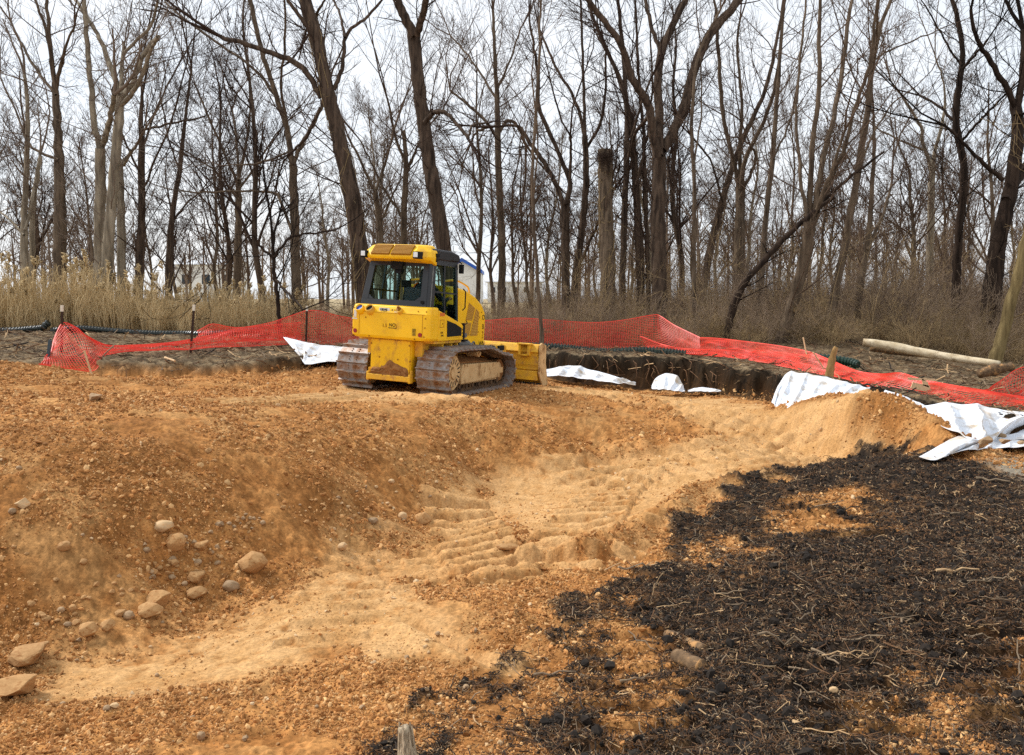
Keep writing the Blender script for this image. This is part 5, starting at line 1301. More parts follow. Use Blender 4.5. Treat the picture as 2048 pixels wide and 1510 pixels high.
TREE_SEED = [100]
def traced_tree(label, Y, trunk, limbs=(), col='dark', side=1.0, cont=True, group=None, name='bare_tree', low=0.0, maxlev=3, spacing=.62, vines=0):
    """a tree whose trunk and main limbs follow the photograph, its finer branches grown from them"""
    TREE_SEED[0] += 1; rng = np.random.default_rng(TREE_SEED[0])
    tr, cr = MB(), TubeBatch()
    def to3(path, y0, drift):
        n = len(path); out = []
        for i, (u, v, w) in enumerate(path):
            Yi = y0 + drift * (i / max(1, n - 1)) ** 1.2; p = W(u, v, Yi); out.append(np.r_[p, w / 2 / F * Yi])
        return out
    t3 = to3(trunk, Y, rng.uniform(-.6, .6))
    b0 = t3[0].copy(); zg = float(H(b0[0], b0[1])[0])
    if b0[2] > zg + .05:
        k = b0.copy(); k[2] = zg + .15; k[3] = b0[3] * 1.15; g = b0.copy(); g[2] = zg - .2; g[3] = b0[3] * 1.55; t3 = [g, k] + t3
    else: t3[0][3] *= 1.35
    base = np.array([t3[0][0], t3[0][1], zg])
    m = max(14, len(t3) * 4)
    Q = catmull(t3, m); Q[:, :3] += np.r_[np.zeros((1, 3)), rng.normal(0, .012, (m - 1, 3))]
    sides = 12 if Q[:, 3].max() > .12 else 8
    tr.tube(Q[:, :3] - base, Q[:, 3] * rng.uniform(.94, 1.06, m), sides)
    paths = [(Q, 0)]
    for lm in limbs:
        l3 = to3(lm, Y + rng.uniform(-.2, .2), rng.uniform(-2.2, 2.2)); q = catmull(l3, max(8, len(l3) * 4))
        q[:, :3] += np.r_[np.zeros((1, 3)), rng.normal(0, .014, (len(q) - 1, 3))]
        tr.tube(q[:, :3] - base, np.maximum(q[:, 3], .006), 8 if q[0, 3] > .05 else 6); paths.append((q, 1))
    for q, isl in paths:
        seg = np.linalg.norm(np.diff(q[:, :3], axis=0), axis=1); ln = seg.sum(); cum = np.r_[0, np.cumsum(seg)]
        s = low * ln if not isl else .15 * ln
        if not isl: s = max(s, ln * .28)
        while s < ln:
            i = min(np.searchsorted(cum, s) - 1, len(q) - 2); i = max(i, 0); f = (s - cum[i]) / (seg[i] + 1e-9)
            p = q[i] + (q[i + 1] - q[i]) * f; d = q[i + 1, :3] - q[i, :3]; d /= np.linalg.norm(d) + 1e-9
            a = rng.uniform(.55, 1.15); nd = d * math.cos(a) + perp(d, rng) * math.sin(a)
            r0 = min(p[3] * rng.uniform(.22, .42), .022) ; L = side * rng.uniform(.7, 2.3) * (1.0 if isl else 1.2) * (.6 + .6 * min(1, p[3] / .06))
            grow(cr, p[:3] - base, nd, L, max(r0, .009), 1, maxlev, rng, kids=(5, 5, 4))
            s += rng.uniform(.5, 1.5) * spacing
        if cont:
            e = q[-1]; d = q[-1, :3] - q[-2, :3]; d /= np.linalg.norm(d) + 1e-9
            if e[3] > .012 and (isl or e[3] < .07 or not limbs):
                for _ in range(2 if e[3] > .03 else 1):
                    grow(cr, e[:3] - base, d + rng.normal(0, .18, 3), rng.uniform(2.0, 3.6) * side, e[3] * .85, 1, maxlev, rng, kids=(5, 6, 4))
    o = empty(name, base); props(o, label, 'tree', group)
    t = tr.build('trunk', BK[col], o, sm=True, fix=False)
    if not cr.empty():
        me = cr.mesh('crown'); link_mesh('crown', me, TW[col], o)
    if vines:
        vb = TubeBatch()
        for k in range(vines):
            ph = rng.uniform(0, 6.28); i0 = 0; i1 = int(rng.uniform(.5, 1) * m)
            P = [Q[i, :3] - base + Q[i, 3] * 1.06 * np.array([math.cos(ph + .25 * i * rng.uniform(.6, 1.2)), math.sin(ph + .25 * i), 0]) for i in range(i0, i1, 2)]
            if len(P) > 3: P = catmull(P, 12); vb.add(P, np.full(12, .012), 4)
        for k in range(vines * 9):
            i = rng.integers(1, m); th = rng.uniform(0, 6.28); p = Q[i, :3] - base + Q[i, 3] * np.array([math.cos(th), math.sin(th), 0])
            grow(vb, p, np.array([math.cos(th), math.sin(th), -.2]), rng.uniform(.15, .5), .006, 2, 3, rng, .3, -.1, (3, 3, 3))
        link_mesh('vines', vb.mesh('vines'), TW['tan'], o)
    return o
traced_tree('slender dark tree standing clear at the far left', 30, [(118, 600, 27), (120, 470, 24), (120, 413, 22), (118, 340, 19), (117, 275, 16), (112, 200, 13), (110, 165, 12)],
            [[(112, 185, 9), (103, 120, 8), (92, 60, 6), (70, 0, 5)], [(110, 165, 10), (100, 80, 8), (93, 0, 6)], [(113, 175, 8), (124, 120, 7), (133, 88, 5), (150, 50, 4)], [(117, 320, 6), (60, 290, 5), (35, 230, 4), (0, 155, 3)], [(112, 190, 6), (60, 120, 5), (20, 40, 4)]], 'brown')
traced_tree('grey twin-stemmed tree with a bare fork, left part of the wood', 29, [(198, 640, 27), (200, 520, 24), (200, 440, 22), (201, 340, 20), (200, 298, 19)],
            [[(200, 300, 13), (187, 240, 12), (183, 180, 11), (177, 110, 10), (170, 30, 9), (169, 0, 8)], [(202, 298, 13), (212, 270, 12), (222, 232, 10), (230, 190, 9)]], 'grey', .8)
traced_tree('pale grey snag with snapped-off limbs, left part of the wood', 28, [(212, 640, 26), (215, 520, 23), (220, 440, 20), (228, 350, 19), (236, 260, 18), (240, 195, 16)],
            [[(240, 200, 12), (228, 150, 11), (212, 110, 10), (196, 70, 8), (165, 20, 6), (150, 0, 5)], [(240, 200, 11), (262, 170, 10), (285, 115, 9), (318, 72, 8)], [(238, 215, 10), (262, 190, 9), (280, 160, 8), (300, 105, 7), (316, 74, 6)], [(241, 190, 9), (244, 140, 8), (246, 85, 5)], [(245, 110, 6), (280, 75, 6), (305, 45, 6), (315, 0, 5)], [(262, 300, 5), (250, 330, 6), (243, 320, 7)]], 'grey', .8, cont=False)
traced_tree('short grey trunk close behind the pale snag', 31, [(243, 600, 17), (243, 480, 16), (241, 400, 15), (239, 325, 13)], [[(240, 330, 6), (262, 305, 6), (272, 292, 5)], [(240, 325, 6), (232, 270, 5), (240, 200, 4)]], 'grey', 1.2, maxlev=3)
traced_tree('dark tree with many fine upswept branches right of the snag', 31, [(278, 600, 17), (281, 500, 16), (284, 420, 14), (283, 320, 13), (282, 250, 9), (284, 190, 6)], [[(284, 300, 5), (330, 180, 4), (385, 80, 3)], [(284, 380, 5), (340, 250, 4), (375, 120, 3)], [(283, 260, 5), (350, 245, 4), (410, 235, 3)], [(282, 350, 5), (240, 260, 4), (225, 180, 3)]], 'dark', 1.5, spacing=.4)
traced_tree('thin leaning tree between the snag and the bushy background tree', 34, [(337, 560, 14), (340, 480, 12), (348, 410, 10), (360, 330, 9), (372, 230, 6), (384, 130, 4)], [[(343, 450, 5), (370, 410, 4), (400, 385, 3)], [(358, 340, 4), (335, 270, 3), (320, 190, 3)]], 'dark', 1.2)
traced_tree('bushy rounded background tree left of the bulldozer', 44, [(474, 600, 17), (476, 500, 15), (477, 420, 13), (477, 360, 10)], [[(477, 370, 6), (450, 310, 5), (420, 240, 4), (395, 180, 3)], [(477, 365, 6), (490, 300, 5), (500, 230, 4), (498, 160, 3)], [(477, 360, 6), (474, 290, 5), (465, 220, 4)], [(477, 380, 5), (520, 320, 4), (550, 270, 3)], [(477, 400, 5), (440, 350, 4), (400, 320, 3)]], 'brown', 1.9, spacing=.42)
traced_tree('tall dark tree forking low, left of the leaning tree behind the cab', 29, [(596, 650, 22), (592, 560, 20), (590, 450, 18), (587, 380, 17), (585, 328, 16)],
            [[(585, 330, 12), (574, 260, 11), (556, 200, 10), (535, 140, 9), (515, 70, 9), (500, 0, 9)], [(587, 328, 9), (605, 285, 8), (628, 245, 8), (645, 210, 7)], [(575, 265, 7), (566, 210, 6), (562, 160, 5), (570, 90, 5), (570, 0, 4)], [(550, 190, 6), (500, 130, 5), (440, 90, 5), (360, 30, 4), (330, 5, 3)], [(590, 480, 6), (560, 400, 6), (545, 385, 5), (480, 382, 4), (380, 385, 3), (310, 370, 2)], [(588, 300, 4), (520, 325, 4), (470, 330, 3)]], 'brown', 1.0)
traced_tree('thick furrowed tree leaning left behind the bulldozer cab', 27, [(738, 660, 42), (728, 580, 38), (718, 490, 35), (705, 400, 33), (690, 330, 31), (672, 250, 29), (655, 180, 27), (640, 110, 26), (625, 50, 25), (610, 0, 24), (598, -60, 22)],
            [[(642, 195, 11), (618, 150, 11), (590, 125, 11), (540, 105, 10), (480, 85, 9), (440, 73, 8)], [(668, 180, 9), (685, 130, 8), (692, 70, 7), (720, 45, 6), (760, 5, 5)], [(690, 75, 6), (680, 30, 5), (668, 0, 4)], [(628, 80, 8), (612, 50, 8), (590, 20, 7), (568, -10, 6)], [(640, 215, 6), (615, 270, 6), (590, 300, 5)], [(650, 0, 4), (635, 25, 6), (632, 40, 7)]], 'dark', 1.0, vines=9)
traced_tree('thick forked tree rising directly behind the bulldozer roof', 28, [(908, 660, 34), (897, 560, 32), (885, 480, 30), (872, 400, 29), (860, 330, 28), (850, 270, 27), (840, 190, 26), (832, 120, 25), (828, 68, 26)],
            [[(829, 72, 18), (815, 45, 18), (800, 15, 17), (788, -20, 16), (770, -80, 14)], [(832, 70, 15), (843, 40, 14), (852, 5, 13), (862, -40, 12)], [(850, 245, 10), (862, 230, 9), (880, 223, 9), (900, 232, 8), (920, 255, 7), (936, 276, 6)], [(936, 276, 6), (942, 255, 5), (955, 247, 5), (975, 246, 4)]], 'dark', .8)
traced_tree('slender tree seen just left of the bulldozer roof', 38, [(806, 560, 14), (807, 480, 13), (809, 400, 12), (812, 330, 10), (808, 260, 7)], [[(808, 440, 6), (770, 380, 5), (755, 350, 4), (720, 280, 3)], [(811, 350, 6), (832, 300, 5), (850, 260, 4)], [(812, 330, 6), (790, 270, 5), (775, 200, 4)]], 'brown', 1.6, spacing=.45)
traced_tree('thin forked tree between the leaning and the forked trunk', 38, [(768, 560, 11), (765, 500, 11), (756, 420, 10), (750, 380, 9)], [[(750, 385, 6), (720, 320, 5), (695, 270, 4)], [(752, 380, 6), (772, 320, 5), (790, 250, 4)], [(760, 450, 4), (780, 400, 4), (800, 360, 3)]], 'brown', 1.6, spacing=.45)
traced_tree('tall straight tree with arching side limbs right of the bulldozer roof', 36, [(1003, 620, 16), (1004, 540, 15), (1002, 450, 14), (998, 360, 13), (996, 280, 12), (994, 200, 10), (990, 120, 7), (986, 20, 5)],
            [[(998, 265, 7), (1015, 242, 7), (1035, 252, 6), (1052, 290, 6)], [(996, 280, 6), (970, 240, 6), (930, 205, 5), (900, 180, 4)], [(994, 200, 5), (950, 130, 4), (900, 70, 3)], [(994, 180, 5), (1020, 120, 4), (1040, 60, 3)], [(997, 250, 5), (960, 260, 5), (945, 275, 4)]], 'brown', 1.7, spacing=.42)
traced_tree('thin sapling in front of the fence just beyond the blade', 22.5, [(1084, 705, 8), (1081, 640, 8), (1074, 540, 7), (1068, 440, 7), (1064, 340, 6), (1072, 230, 6), (1078, 120, 5), (1080, 0, 4)], [[(1066, 420, 4), (1075, 280, 3), (1062, 150, 3)]], 'brown', .8)
traced_tree('dark forked tree right of the blade', 31, [(1132, 640, 18), (1131, 540, 17), (1130, 450, 17), (1129, 405, 17)],
            [[(1129, 410, 10), (1110, 365, 9), (1085, 320, 9), (1060, 288, 8), (1040, 255, 6), (1005, 250, 5)], [(1132, 408, 11), (1141, 370, 10), (1132, 340, 9), (1108, 285, 8), (1078, 215, 8), (1075, 140, 6), (1060, 40, 4)], [(1140, 360, 6), (1142, 300, 5), (1140, 270, 5)]], 'dark', 1.2)
traced_tree('leaning dark tree left of the broken snag', 32, [(1146, 620, 15), (1153, 540, 15), (1163, 470, 14), (1170, 400, 13), (1172, 330, 12), (1170, 270, 11)], [[(1171, 280, 7), (1150, 200, 6), (1110, 130, 5), (1080, 60, 4)], [(1171, 300, 6), (1200, 250, 6), (1210, 190, 5), (1212, 100, 4)], [(1170, 270, 7), (1168, 190, 6), (1165, 100, 5), (1160, 0, 4)], [(1152, 545, 6), (1185, 470, 6), (1205, 420, 5)]], 'dark', 1.2)
sn = traced_tree('thick broken-topped trunk furred with vines', 28, [(1219, 650, 34), (1216, 560, 31), (1213, 470, 29), (1211, 390, 28), (1210, 300, 29)], [], 'brown', .3, cont=False, name='broken_snag', maxlev=2, vines=16)
rng_ = np.random.default_rng(5); tb_ = TubeBatch(); top_ = W(1211, 305, 28) - np.array(sn.location)
for k in range(110):
    a = rng_.uniform(0, 6.28); grow(tb_, top_ + [rng_.normal(0, .14), rng_.normal(0, .14), -abs(rng_.normal(0, .25))], np.array([math.cos(a), math.sin(a), rng_.uniform(-.4, .9)]), rng_.uniform(.15, .40), .009, 2, 3, rng_, .3, 0, (3, 3, 3))
link_mesh('tangled_top', tb_.mesh('tangled_top'), TW['dark'], sn)
traced_tree('big forked tree with a heavy limb curving up to the right, right of centre', 28, [(1320, 650, 34), (1318, 560, 31), (1316, 460, 30), (1317, 380, 29), (1318, 310, 29)],
            [[(1314, 315, 18), (1304, 255, 17), (1295, 205, 16), (1265, 160, 15), (1245, 100, 13), (1215, 50, 12), (1180, 5, 11), (1160, -30, 9)], [(1318, 312, 18), (1318, 240, 17), (1316, 160, 16), (1325, 95, 15), (1348, 45, 13), (1375, -10, 12)], [(1325, 300, 19), (1345, 265, 19), (1368, 215, 19), (1385, 150, 18), (1408, 90, 17), (1440, 45, 16), (1478, 0, 15), (1510, -50, 13)], [(1322, 110, 9), (1305, 60, 8), (1290, 0, 7)], [(1300, 230, 7), (1270, 270, 7), (1262, 330, 6)]], 'dark', .9)
for (lb, pth, lm) in [('dark thin trunk just right of the broken snag', [(1243, 640, 14), (1246, 520, 13), (1250, 400, 12), (1254, 280, 11), (1250, 160, 9), (1240, 40, 7), (1236, 0, 6)], [[(1252, 330, 6), (1270, 250, 5), (1300, 160, 4)], [(1250, 200, 5), (1225, 130, 4), (1190, 60, 3)]]),
                      ('dark trunk pressed against the left side of the big forked tree', [(1282, 650, 18), (1280, 540, 17), (1276, 440, 16), (1270, 340, 13), (1262, 250, 11), (1240, 160, 9), (1200, 70, 7), (1175, 0, 5)], [[(1272, 370, 6), (1290, 290, 5), (1305, 180, 4), (1300, 60, 3)]]),
                      ('thin upright stem in front of the big forked tree', [(1298, 650, 9), (1296, 520, 9), (1290, 400, 8), (1288, 280, 7), (1278, 160, 6), (1270, 0, 4)], [])]:
    traced_tree(lb, 29.5, pth, lm, 'dark', 1.1)
traced_tree('many-branched tree right of the big forked one', 33, [(1474, 640, 24), (1477, 540, 22), (1480, 440, 20), (1481, 375, 18)],
            [[(1480, 380, 9), (1462, 300, 8), (1445, 220, 8), (1438, 120, 7), (1430, 0, 5)], [(1482, 378, 10), (1490, 320, 9), (1520, 260, 8), (1545, 190, 7), (1560, 100, 5), (1570, 0, 4)], [(1481, 380, 8), (1480, 300, 8), (1484, 210, 6), (1475, 100, 5), (1480, 40, 4)], [(1478, 400, 6), (1505, 340, 6), (1512, 310, 5), (1500, 290, 4)]], 'brown', 1.2)
traced_tree('tree leaning right from behind the many-branched tree', 35, [(1398, 640, 17), (1412, 540, 16), (1435, 440, 14), (1460, 350, 12), (1490, 270, 10), (1530, 180, 8), (1556, 70, 6), (1566, 0, 5)], [[(1445, 400, 5), (1420, 320, 4), (1380, 270, 4)]], 'dark', 1.2)
traced_tree('slim vertical pole-like tree left of the leaning broken trunk', 27, [(1388, 640, 9), (1388, 520, 9), (1389, 380, 8), (1384, 250, 7), (1395, 120, 6), (1440, 20, 4)], [[(1388, 330, 4), (1402, 220, 3), (1400, 80, 3)]], 'brown', 1.0)
traced_tree('straight slim tree behind the leaning broken trunk', 29, [(1516, 660, 13), (1523, 560, 12), (1532, 440, 11), (1545, 310, 10), (1556, 170, 8), (1566, 20, 6)], [[(1545, 320, 4), (1580, 240, 4), (1600, 130, 3)]], 'brown', 1.2)
traced_tree('multi-stemmed tree sprouting from a broken base, right of the leaning trunk', 25, [(1556, 705, 22), (1575, 640, 22), (1596, 570, 24), (1612, 500, 24), (1620, 445, 24)],
            [[(1616, 450, 12), (1622, 360, 11), (1628, 260, 10), (1640, 165, 9), (1638, 80, 8), (1642, -20, 6)], [(1622, 450, 12), (1645, 330, 11), (1665, 240, 10), (1685, 140, 9), (1695, 60, 8), (1708, -20, 6)], [(1625, 450, 10), (1660, 360, 9), (1690, 290, 8), (1715, 200, 7), (1740, 125, 7), (1750, 40, 6), (1758, -20, 5)], [(1618, 450, 8), (1600, 340, 7), (1592, 230, 6), (1600, 130, 5), (1612, 0, 4)], [(1620, 455, 8), (1640, 400, 8), (1668, 330, 6), (1690, 260, 5)]], 'brown', 1.1)
traced_tree('tall thin tree leaning right, right of the multi-stemmed one', 26, [(1650, 680, 17), (1668, 600, 16), (1684, 520, 15), (1700, 430, 14), (1718, 330, 13), (1735, 220, 12), (1745, 130, 10), (1760, 60, 8), (1785, -10, 6)], [[(1740, 190, 5), (1752, 100, 5), (1755, 20, 4)], [(1715, 350, 5), (1745, 270, 4), (1790, 200, 3)], [(1740, 130, 5), (1760, 110, 4), (1830, 80, 3), (1900, 50, 2)]], 'brown', 1.1)
traced_tree('slim tree with broken top between the two leaning right-hand trees', 28, [(1712, 670, 14), (1720, 580, 13), (1735, 490, 12), (1743, 400, 9), (1748, 300, 7), (1747, 230, 5)], [[(1735, 500, 6), (1765, 430, 6), (1784, 365, 5)]], 'brown', 1.2)
traced_tree('grey forked tree in the clearing at the right', 42, [(1858, 600, 15), (1860, 520, 14), (1862, 420, 13), (1864, 325, 12)], [[(1863, 330, 8), (1845, 285, 7), (1842, 255, 6), (1810, 200, 4), (1780, 160, 3)], [(1866, 328, 8), (1872, 290, 7), (1885, 245, 6), (1890, 180, 4), (1870, 110, 3)], [(1846, 300, 5), (1800, 280, 4), (1760, 260, 3)]], 'grey', 1.6)
traced_tree('dark sinuous tree left of the big right-hand tree', 30, [(1911, 620, 17), (1913, 540, 16), (1920, 440, 15), (1928, 370, 15), (1926, 320, 14), (1912, 240, 13), (1920, 160, 12), (1926, 110, 10), (1918, 50, 9), (1906, 0, 7)], [[(1924, 140, 6), (1950, 110, 5), (1975, 80, 4)], [(1925, 280, 5), (1960, 240, 5), (2000, 200, 4)], [(1915, 250, 6), (1880, 215, 5), (1840, 190, 4)], [(1922, 130, 5), (1890, 80, 4), (1850, 10, 3)]], 'black', 1.2)
traced_tree('big dark tree at the right edge', 27, [(1975, 680, 38), (1985, 580, 34), (1996, 490, 30), (2012, 420, 28), (2028, 340, 26), (2036, 260, 22), (2030, 200, 20)], [[(2032, 215, 12), (2010, 170, 11), (1980, 120, 10), (1955, 80, 8), (1940, 20, 6)], [(2034, 230, 14), (2046, 140, 12), (2048, 60, 10)], [(2012, 400, 18), (2040, 350, 17), (2070, 310, 16)], [(2005, 360, 9), (1970, 330, 8), (1930, 290, 6), (1890, 250, 5)]], 'black', 1.1)
traced_tree('mossy pale trunk leaning out of the picture at the right edge', 22, [(1988, 730, 26), (2008, 660, 23), (2026, 590, 21), (2044, 520, 20), (2062, 440, 19), (2085, 330, 17)], [], 'tan', .9)
traced_tree('pale twisted trunk at the left edge behind the reeds', 31, [(46, 640, 16), (50, 540, 15), (48, 450, 13), (52, 360, 10), (56, 250, 8), (50, 150, 6)], [[(50, 460, 6), (68, 380, 6), (80, 312, 5)], [(48, 470, 5), (20, 440, 4), (0, 425, 3)]], 'grey', 1.0)
traced_tree('second pale trunk at the left edge, broken at the top', 31.5, [(60, 640, 12), (64, 520, 11), (66, 420, 9), (80, 312, 7)], [], 'grey', .8, cont=False)
traced_tree('dark crooked bush-like tree in the reeds right of the middle post', 23.8, [(560, 660, 9), (556, 600, 8), (548, 540, 8), (546, 500, 7)], [[(548, 520, 6), (520, 490, 5), (505, 470, 4), (490, 480, 3)], [(548, 515, 6), (575, 480, 5), (600, 470, 4), (640, 465, 4), (675, 458, 3)], [(552, 560, 5), (580, 590, 5), (605, 620, 4)]], 'black', .9)
# the leaning broken dark trunk
lt = traced_tree('black broken trunk leaning steeply to the right across the wood', 25, [(1448, 690, 15), (1458, 650, 15), (1470, 605, 16), (1488, 568, 14), (1530, 518, 12), (1585, 462, 10), (1635, 418, 9), (1670, 393, 6)], [[(1585, 462, 8), (1640, 408, 7), (1700, 355, 6), (1768, 303, 4)]], 'black', .4, cont=False, name='leaning_trunk', maxlev=2)

# background trees: a few kinds, copied one by one
def tree_kind(seed, h, spread, col):
    rng = np.random.default_rng(seed); tb = TubeBatch(); tk = MB()
    n = 9; P = np.zeros((n, 3)); P[:, 2] = np.linspace(-.3, h * .9, n); P[1:, :2] = np.cumsum(rng.normal(0, .16, (n - 1, 2)), 0); R = np.linspace(.125, .022, n) * h / 11
    R[0] *= 1.4; Q = catmull(np.c_[P, R], 26); tk.tube(Q[:, :3], Q[:, 3], 8)
    for k in range(17):
        t = rng.uniform(.24, .96); i = int(t * 25); a = rng.uniform(0, 6.28); el = rng.uniform(.5, 1.2)
        d = np.array([math.cos(a) * math.cos(el), math.sin(a) * math.cos(el), math.sin(el)])
        grow(tb, Q[i, :3], d, spread * h * rng.uniform(.22, .40) * (1.2 - .7 * t), Q[i, 3] * rng.uniform(.35, .6), 0, 3, rng, .14, .12, (6, 5, 4), .006)
    mt = tk.mesh('trunk'); smooth(mt); mt.materials.append(BK[col]); mc = tb.mesh('crown'); mc.materials.append(TW[col]); return mt, mc
KINDS = [tree_kind(201, 12, 1.0, 'brown'), tree_kind(202, 14, .8, 'dark'), tree_kind(203, 10, 1.2, 'brown'), tree_kind(204, 13, .9, 'grey'), tree_kind(205, 11, 1.05, 'brown')]
def bg_tree(u, Y, k, s, label, group):
    x = (u - CX) / F * Y; z = float(H(x, Y)[0])
    e = empty('bare_tree', (x, Y, z)); e.rotation_euler = (random.uniform(-.05, .05), random.uniform(-.05, .05), random.uniform(0, 6.28)); e.scale = (s, s, s * random.uniform(.9, 1.15))
    props(e, label, 'tree', group)
    for me, nm in zip(KINDS[k], ('trunk', 'crown')): link_mesh(nm, me, None, e)
ORD = ['first', 'second', 'third', 'fourth', 'fifth', 'sixth', 'seventh', 'eighth', 'ninth', 'tenth', 'eleventh', 'twelfth', 'thirteenth', 'fourteenth', 'fifteenth']
for (n, lo, hi, yb, lb, gr) in [(11, -60, 560, (36, 60), 'slender background tree left of the bulldozer', 'background trees on the left'), (7, 560, 1020, (40, 62), 'slender background tree behind the bulldozer', 'background trees behind the bulldozer'),
                        (15, 1020, 1560, (36, 60), 'slender background tree right of the bulldozer', 'background trees in the middle right'), (13, 1560, 2120, (36, 60), 'slender background tree in the right part', 'background trees on the right')]:
    for i in range(n):
        bg_tree(lo + (hi - lo) * (i + random.uniform(.1, .9)) / n, random.uniform(*yb), random.randrange(5), random.uniform(.72, 1.1), lb + ', ' + ORD[i] + ' from the left of these', gr)
# far wood as a mass
srcT = []
for k, (mt, mc) in enumerate(KINDS[:3]):
    rng = np.random.default_rng(300 + k); tb = TubeBatch()
    P = np.array([[0, 0, -.3], [.1, .1, 3.], [.0, .2, 6.5]]); tb.add(P, np.array([.13, .10, .04]), 5)
    for q in range(9):
        a = rng.uniform(0, 6.28); el = rng.uniform(.6, 1.2); grow(tb, P[1] * rng.uniform(.6, 1.8) , np.array([math.cos(a) * math.cos(el), math.sin(a) * math.cos(el), math.sin(el)]), rng.uniform(2, 3.5), .04, 1, 3, rng, .14, .12, (5, 5, 4), .012)
    srcT.append(source('far_tree', tb.mesh('far_tree'), TW[('brown', 'grey', 'brown')[k]]))
r = np.random.default_rng(51); n = 215
Yf = r.uniform(62, 105, n); uf = r.uniform(-500, 2550, n); gap = (np.abs(uf - 940) < 30)
keep = ~gap | (r.random(n) < .25); Yf, uf = Yf[keep], uf[keep]; n = len(Yf); xf = (uf - CX) / F * Yf
o = stuff('far_wood', 'far-off bare wood closing the view behind the nearer trees', 'wood')
scatter(o, np.c_[xf, Yf, H(xf, Yf)], np.c_[np.zeros((n, 2)), r.uniform(0, 6.28, n)], r.uniform(.8, 1.25, n), srcT, r.integers(0, 3, n))

# ------------------------------------------------------------------ undergrowth, reeds
def bush(seed, h, n, col, spread=.5, upv=.0):
    rng = np.random.default_rng(seed); tb = TubeBatch()
    for k in range(n):
        a = rng.uniform(0, 6.28); d = np.array([math.cos(a) * spread, math.sin(a) * spread, 1.0]); d /= np.linalg.norm(d)
        grow(tb, np.array([rng.normal(0, .22), rng.normal(0, .22), -.05]), d, h * rng.uniform(.5, 1.1), rng.uniform(.006, .014), 1, 3, rng, .16, .03, (4, 5, 4), .0035)
    return source('bush', tb.mesh('bush'), TW[col])
TW['b1'] = mat('grey_brown_brush', lin(146, 126, 106), rough=.95, spec=.05, per_obj=.25); TW['b2'] = mat('tan_brush', lin(164, 140, 104), rough=.95, spec=.05, per_obj=.25); TW['b3'] = mat('dark_brush', lin(104, 88, 76), rough=.95, spec=.05, per_obj=.25)
BS = [bush(1, 2.6, 10, 'b1'), bush(2, 2.0, 12, 'b1', .7), bush(3, 3.4, 9, 'b3', .3), bush(4, 1.6, 13, 'b2', .8), bush(5, 2.4, 11, 'b1', .5), bush(6, 1.2, 15, 'b2', .9), bush(7, 3.0, 8, 'b2', .25)]
r = np.random.default_rng(61); n = 1500
Yb = np.exp(r.uniform(np.log(25.5), np.log(62), n)); ub = r.uniform(-350, 2400, n)
right = sstep(500, 1250, ub)
keep = (r.random(n) < .38 + .62 * right) & ~((ub < 560) & (Yb < 30)); Yb, ub = Yb[keep], ub[keep]
gapb = (np.abs(ub - 940) < 40) & (Yb > 32); Yb, ub = Yb[~gapb], ub[~gapb]; n = len(Yb); xb = (ub - CX) / F * Yb
sc_ = r.uniform(.55, 1.0, n) * (.75 + .4 * sstep(900, 1800, ub))
o = stuff('underbrush', 'dense leafless underbrush filling the wood beneath the trees', 'underbrush')
scatter(o, np.c_[xb, Yb, H(xb, Yb)], np.c_[np.zeros((n, 2)), r.uniform(0, 6.28, n)], sc_, BS, np.where(ub > 1000, r.choice([0, 0, 1, 2, 2, 3, 4, 5, 6, 6], n), r.choice([0, 1, 3, 4, 5, 6], n)))
# tangled light stems near the fence
r = np.random.default_rng(67); n = 170; un = np.r_[r.uniform(960, 1420, 60), r.uniform(1420, 2150, 110)]; Yn = r.uniform(24.3, 27, n) - sstep(1500, 2000, un) * 1.5; xn = (un - CX) / F * Yn
o = stuff('low_brush', 'pale low stems and briars along the back of the right fence', 'brush')
scatter(o, np.c_[xn, Yn, H(xn, Yn)], np.c_[r.normal(0, .15, (n, 2)), r.uniform(0, 6.28, n)], r.uniform(.35, .75, n), BS, r.choice([3, 5, 1, 4, 3], n))
def reed(seed, n=16):
    rng = np.random.default_rng(seed); V, Q = [], []; tb = TubeBatch()
    for k in range(n):
        p = np.array([rng.normal(0, .16), rng.normal(0, .16), 0]); h = rng.uniform(.7, 2.3); ln_ = rng.normal(0, .09, 2)
        P = np.array([p + [ln_[0] * t * t * h, ln_[1] * t * t * h, h * t] for t in (0, .4, .75, 1)])
        tb.add(P, np.array([.008, .007, .006, .004]), 3)
        for q in range(rng.integers(2, 5)):
            t = rng.uniform(.15, .85); b0 = p + np.array([ln_[0] * t * t * h, ln_[1] * t * t * h, h * t]); a = rng.uniform(0, 6.28); l = rng.uniform(.25, .5); dx = np.array([math.cos(a), math.sin(a), 0])
            tb.add(np.array([b0, b0 + dx * l * .15 + [0, 0, l * .5], b0 + dx * l * .35 + [0, 0, l * .85], b0 + dx * l * .6 + [0, 0, l * .9]]), np.array([.009, .009, .006, .003]), 3)
        if rng.random() < .10 and h > 1.5:
            e = P[-1]
            for q in range(12): tb.add(np.array([e + [0, 0, -.02 + q * .02], e + [rng.normal(0, .05) + .03, rng.normal(0, .05), .06 + q * .025], e + [rng.normal(0, .05) + .07, rng.normal(0, .05), .10 + q * .02], e + [.10, rng.normal(0, .05), .08 + q * .02]]), np.array([.012, .022, .016, .004]), 3)
    return tb.mesh('reed')
M_reed = mat('dry_reed', lin(212, 188, 146), lin(182, 156, 112), scale=2.5, rough=.9, spec=.1, per_obj=.2)
RS_ = [source('reed', reed(s_), M_reed) for s_ in (1, 2, 3)]
r = np.random.default_rng(71); n = 930
ur = np.r_[r.uniform(-300, 330, 370), r.uniform(330, 620, 270), r.uniform(620, 1000, 150), r.uniform(-200, 560, 140)]; Yr = 24.6 + np.abs(r.normal(0, 1, n)) * 3.4
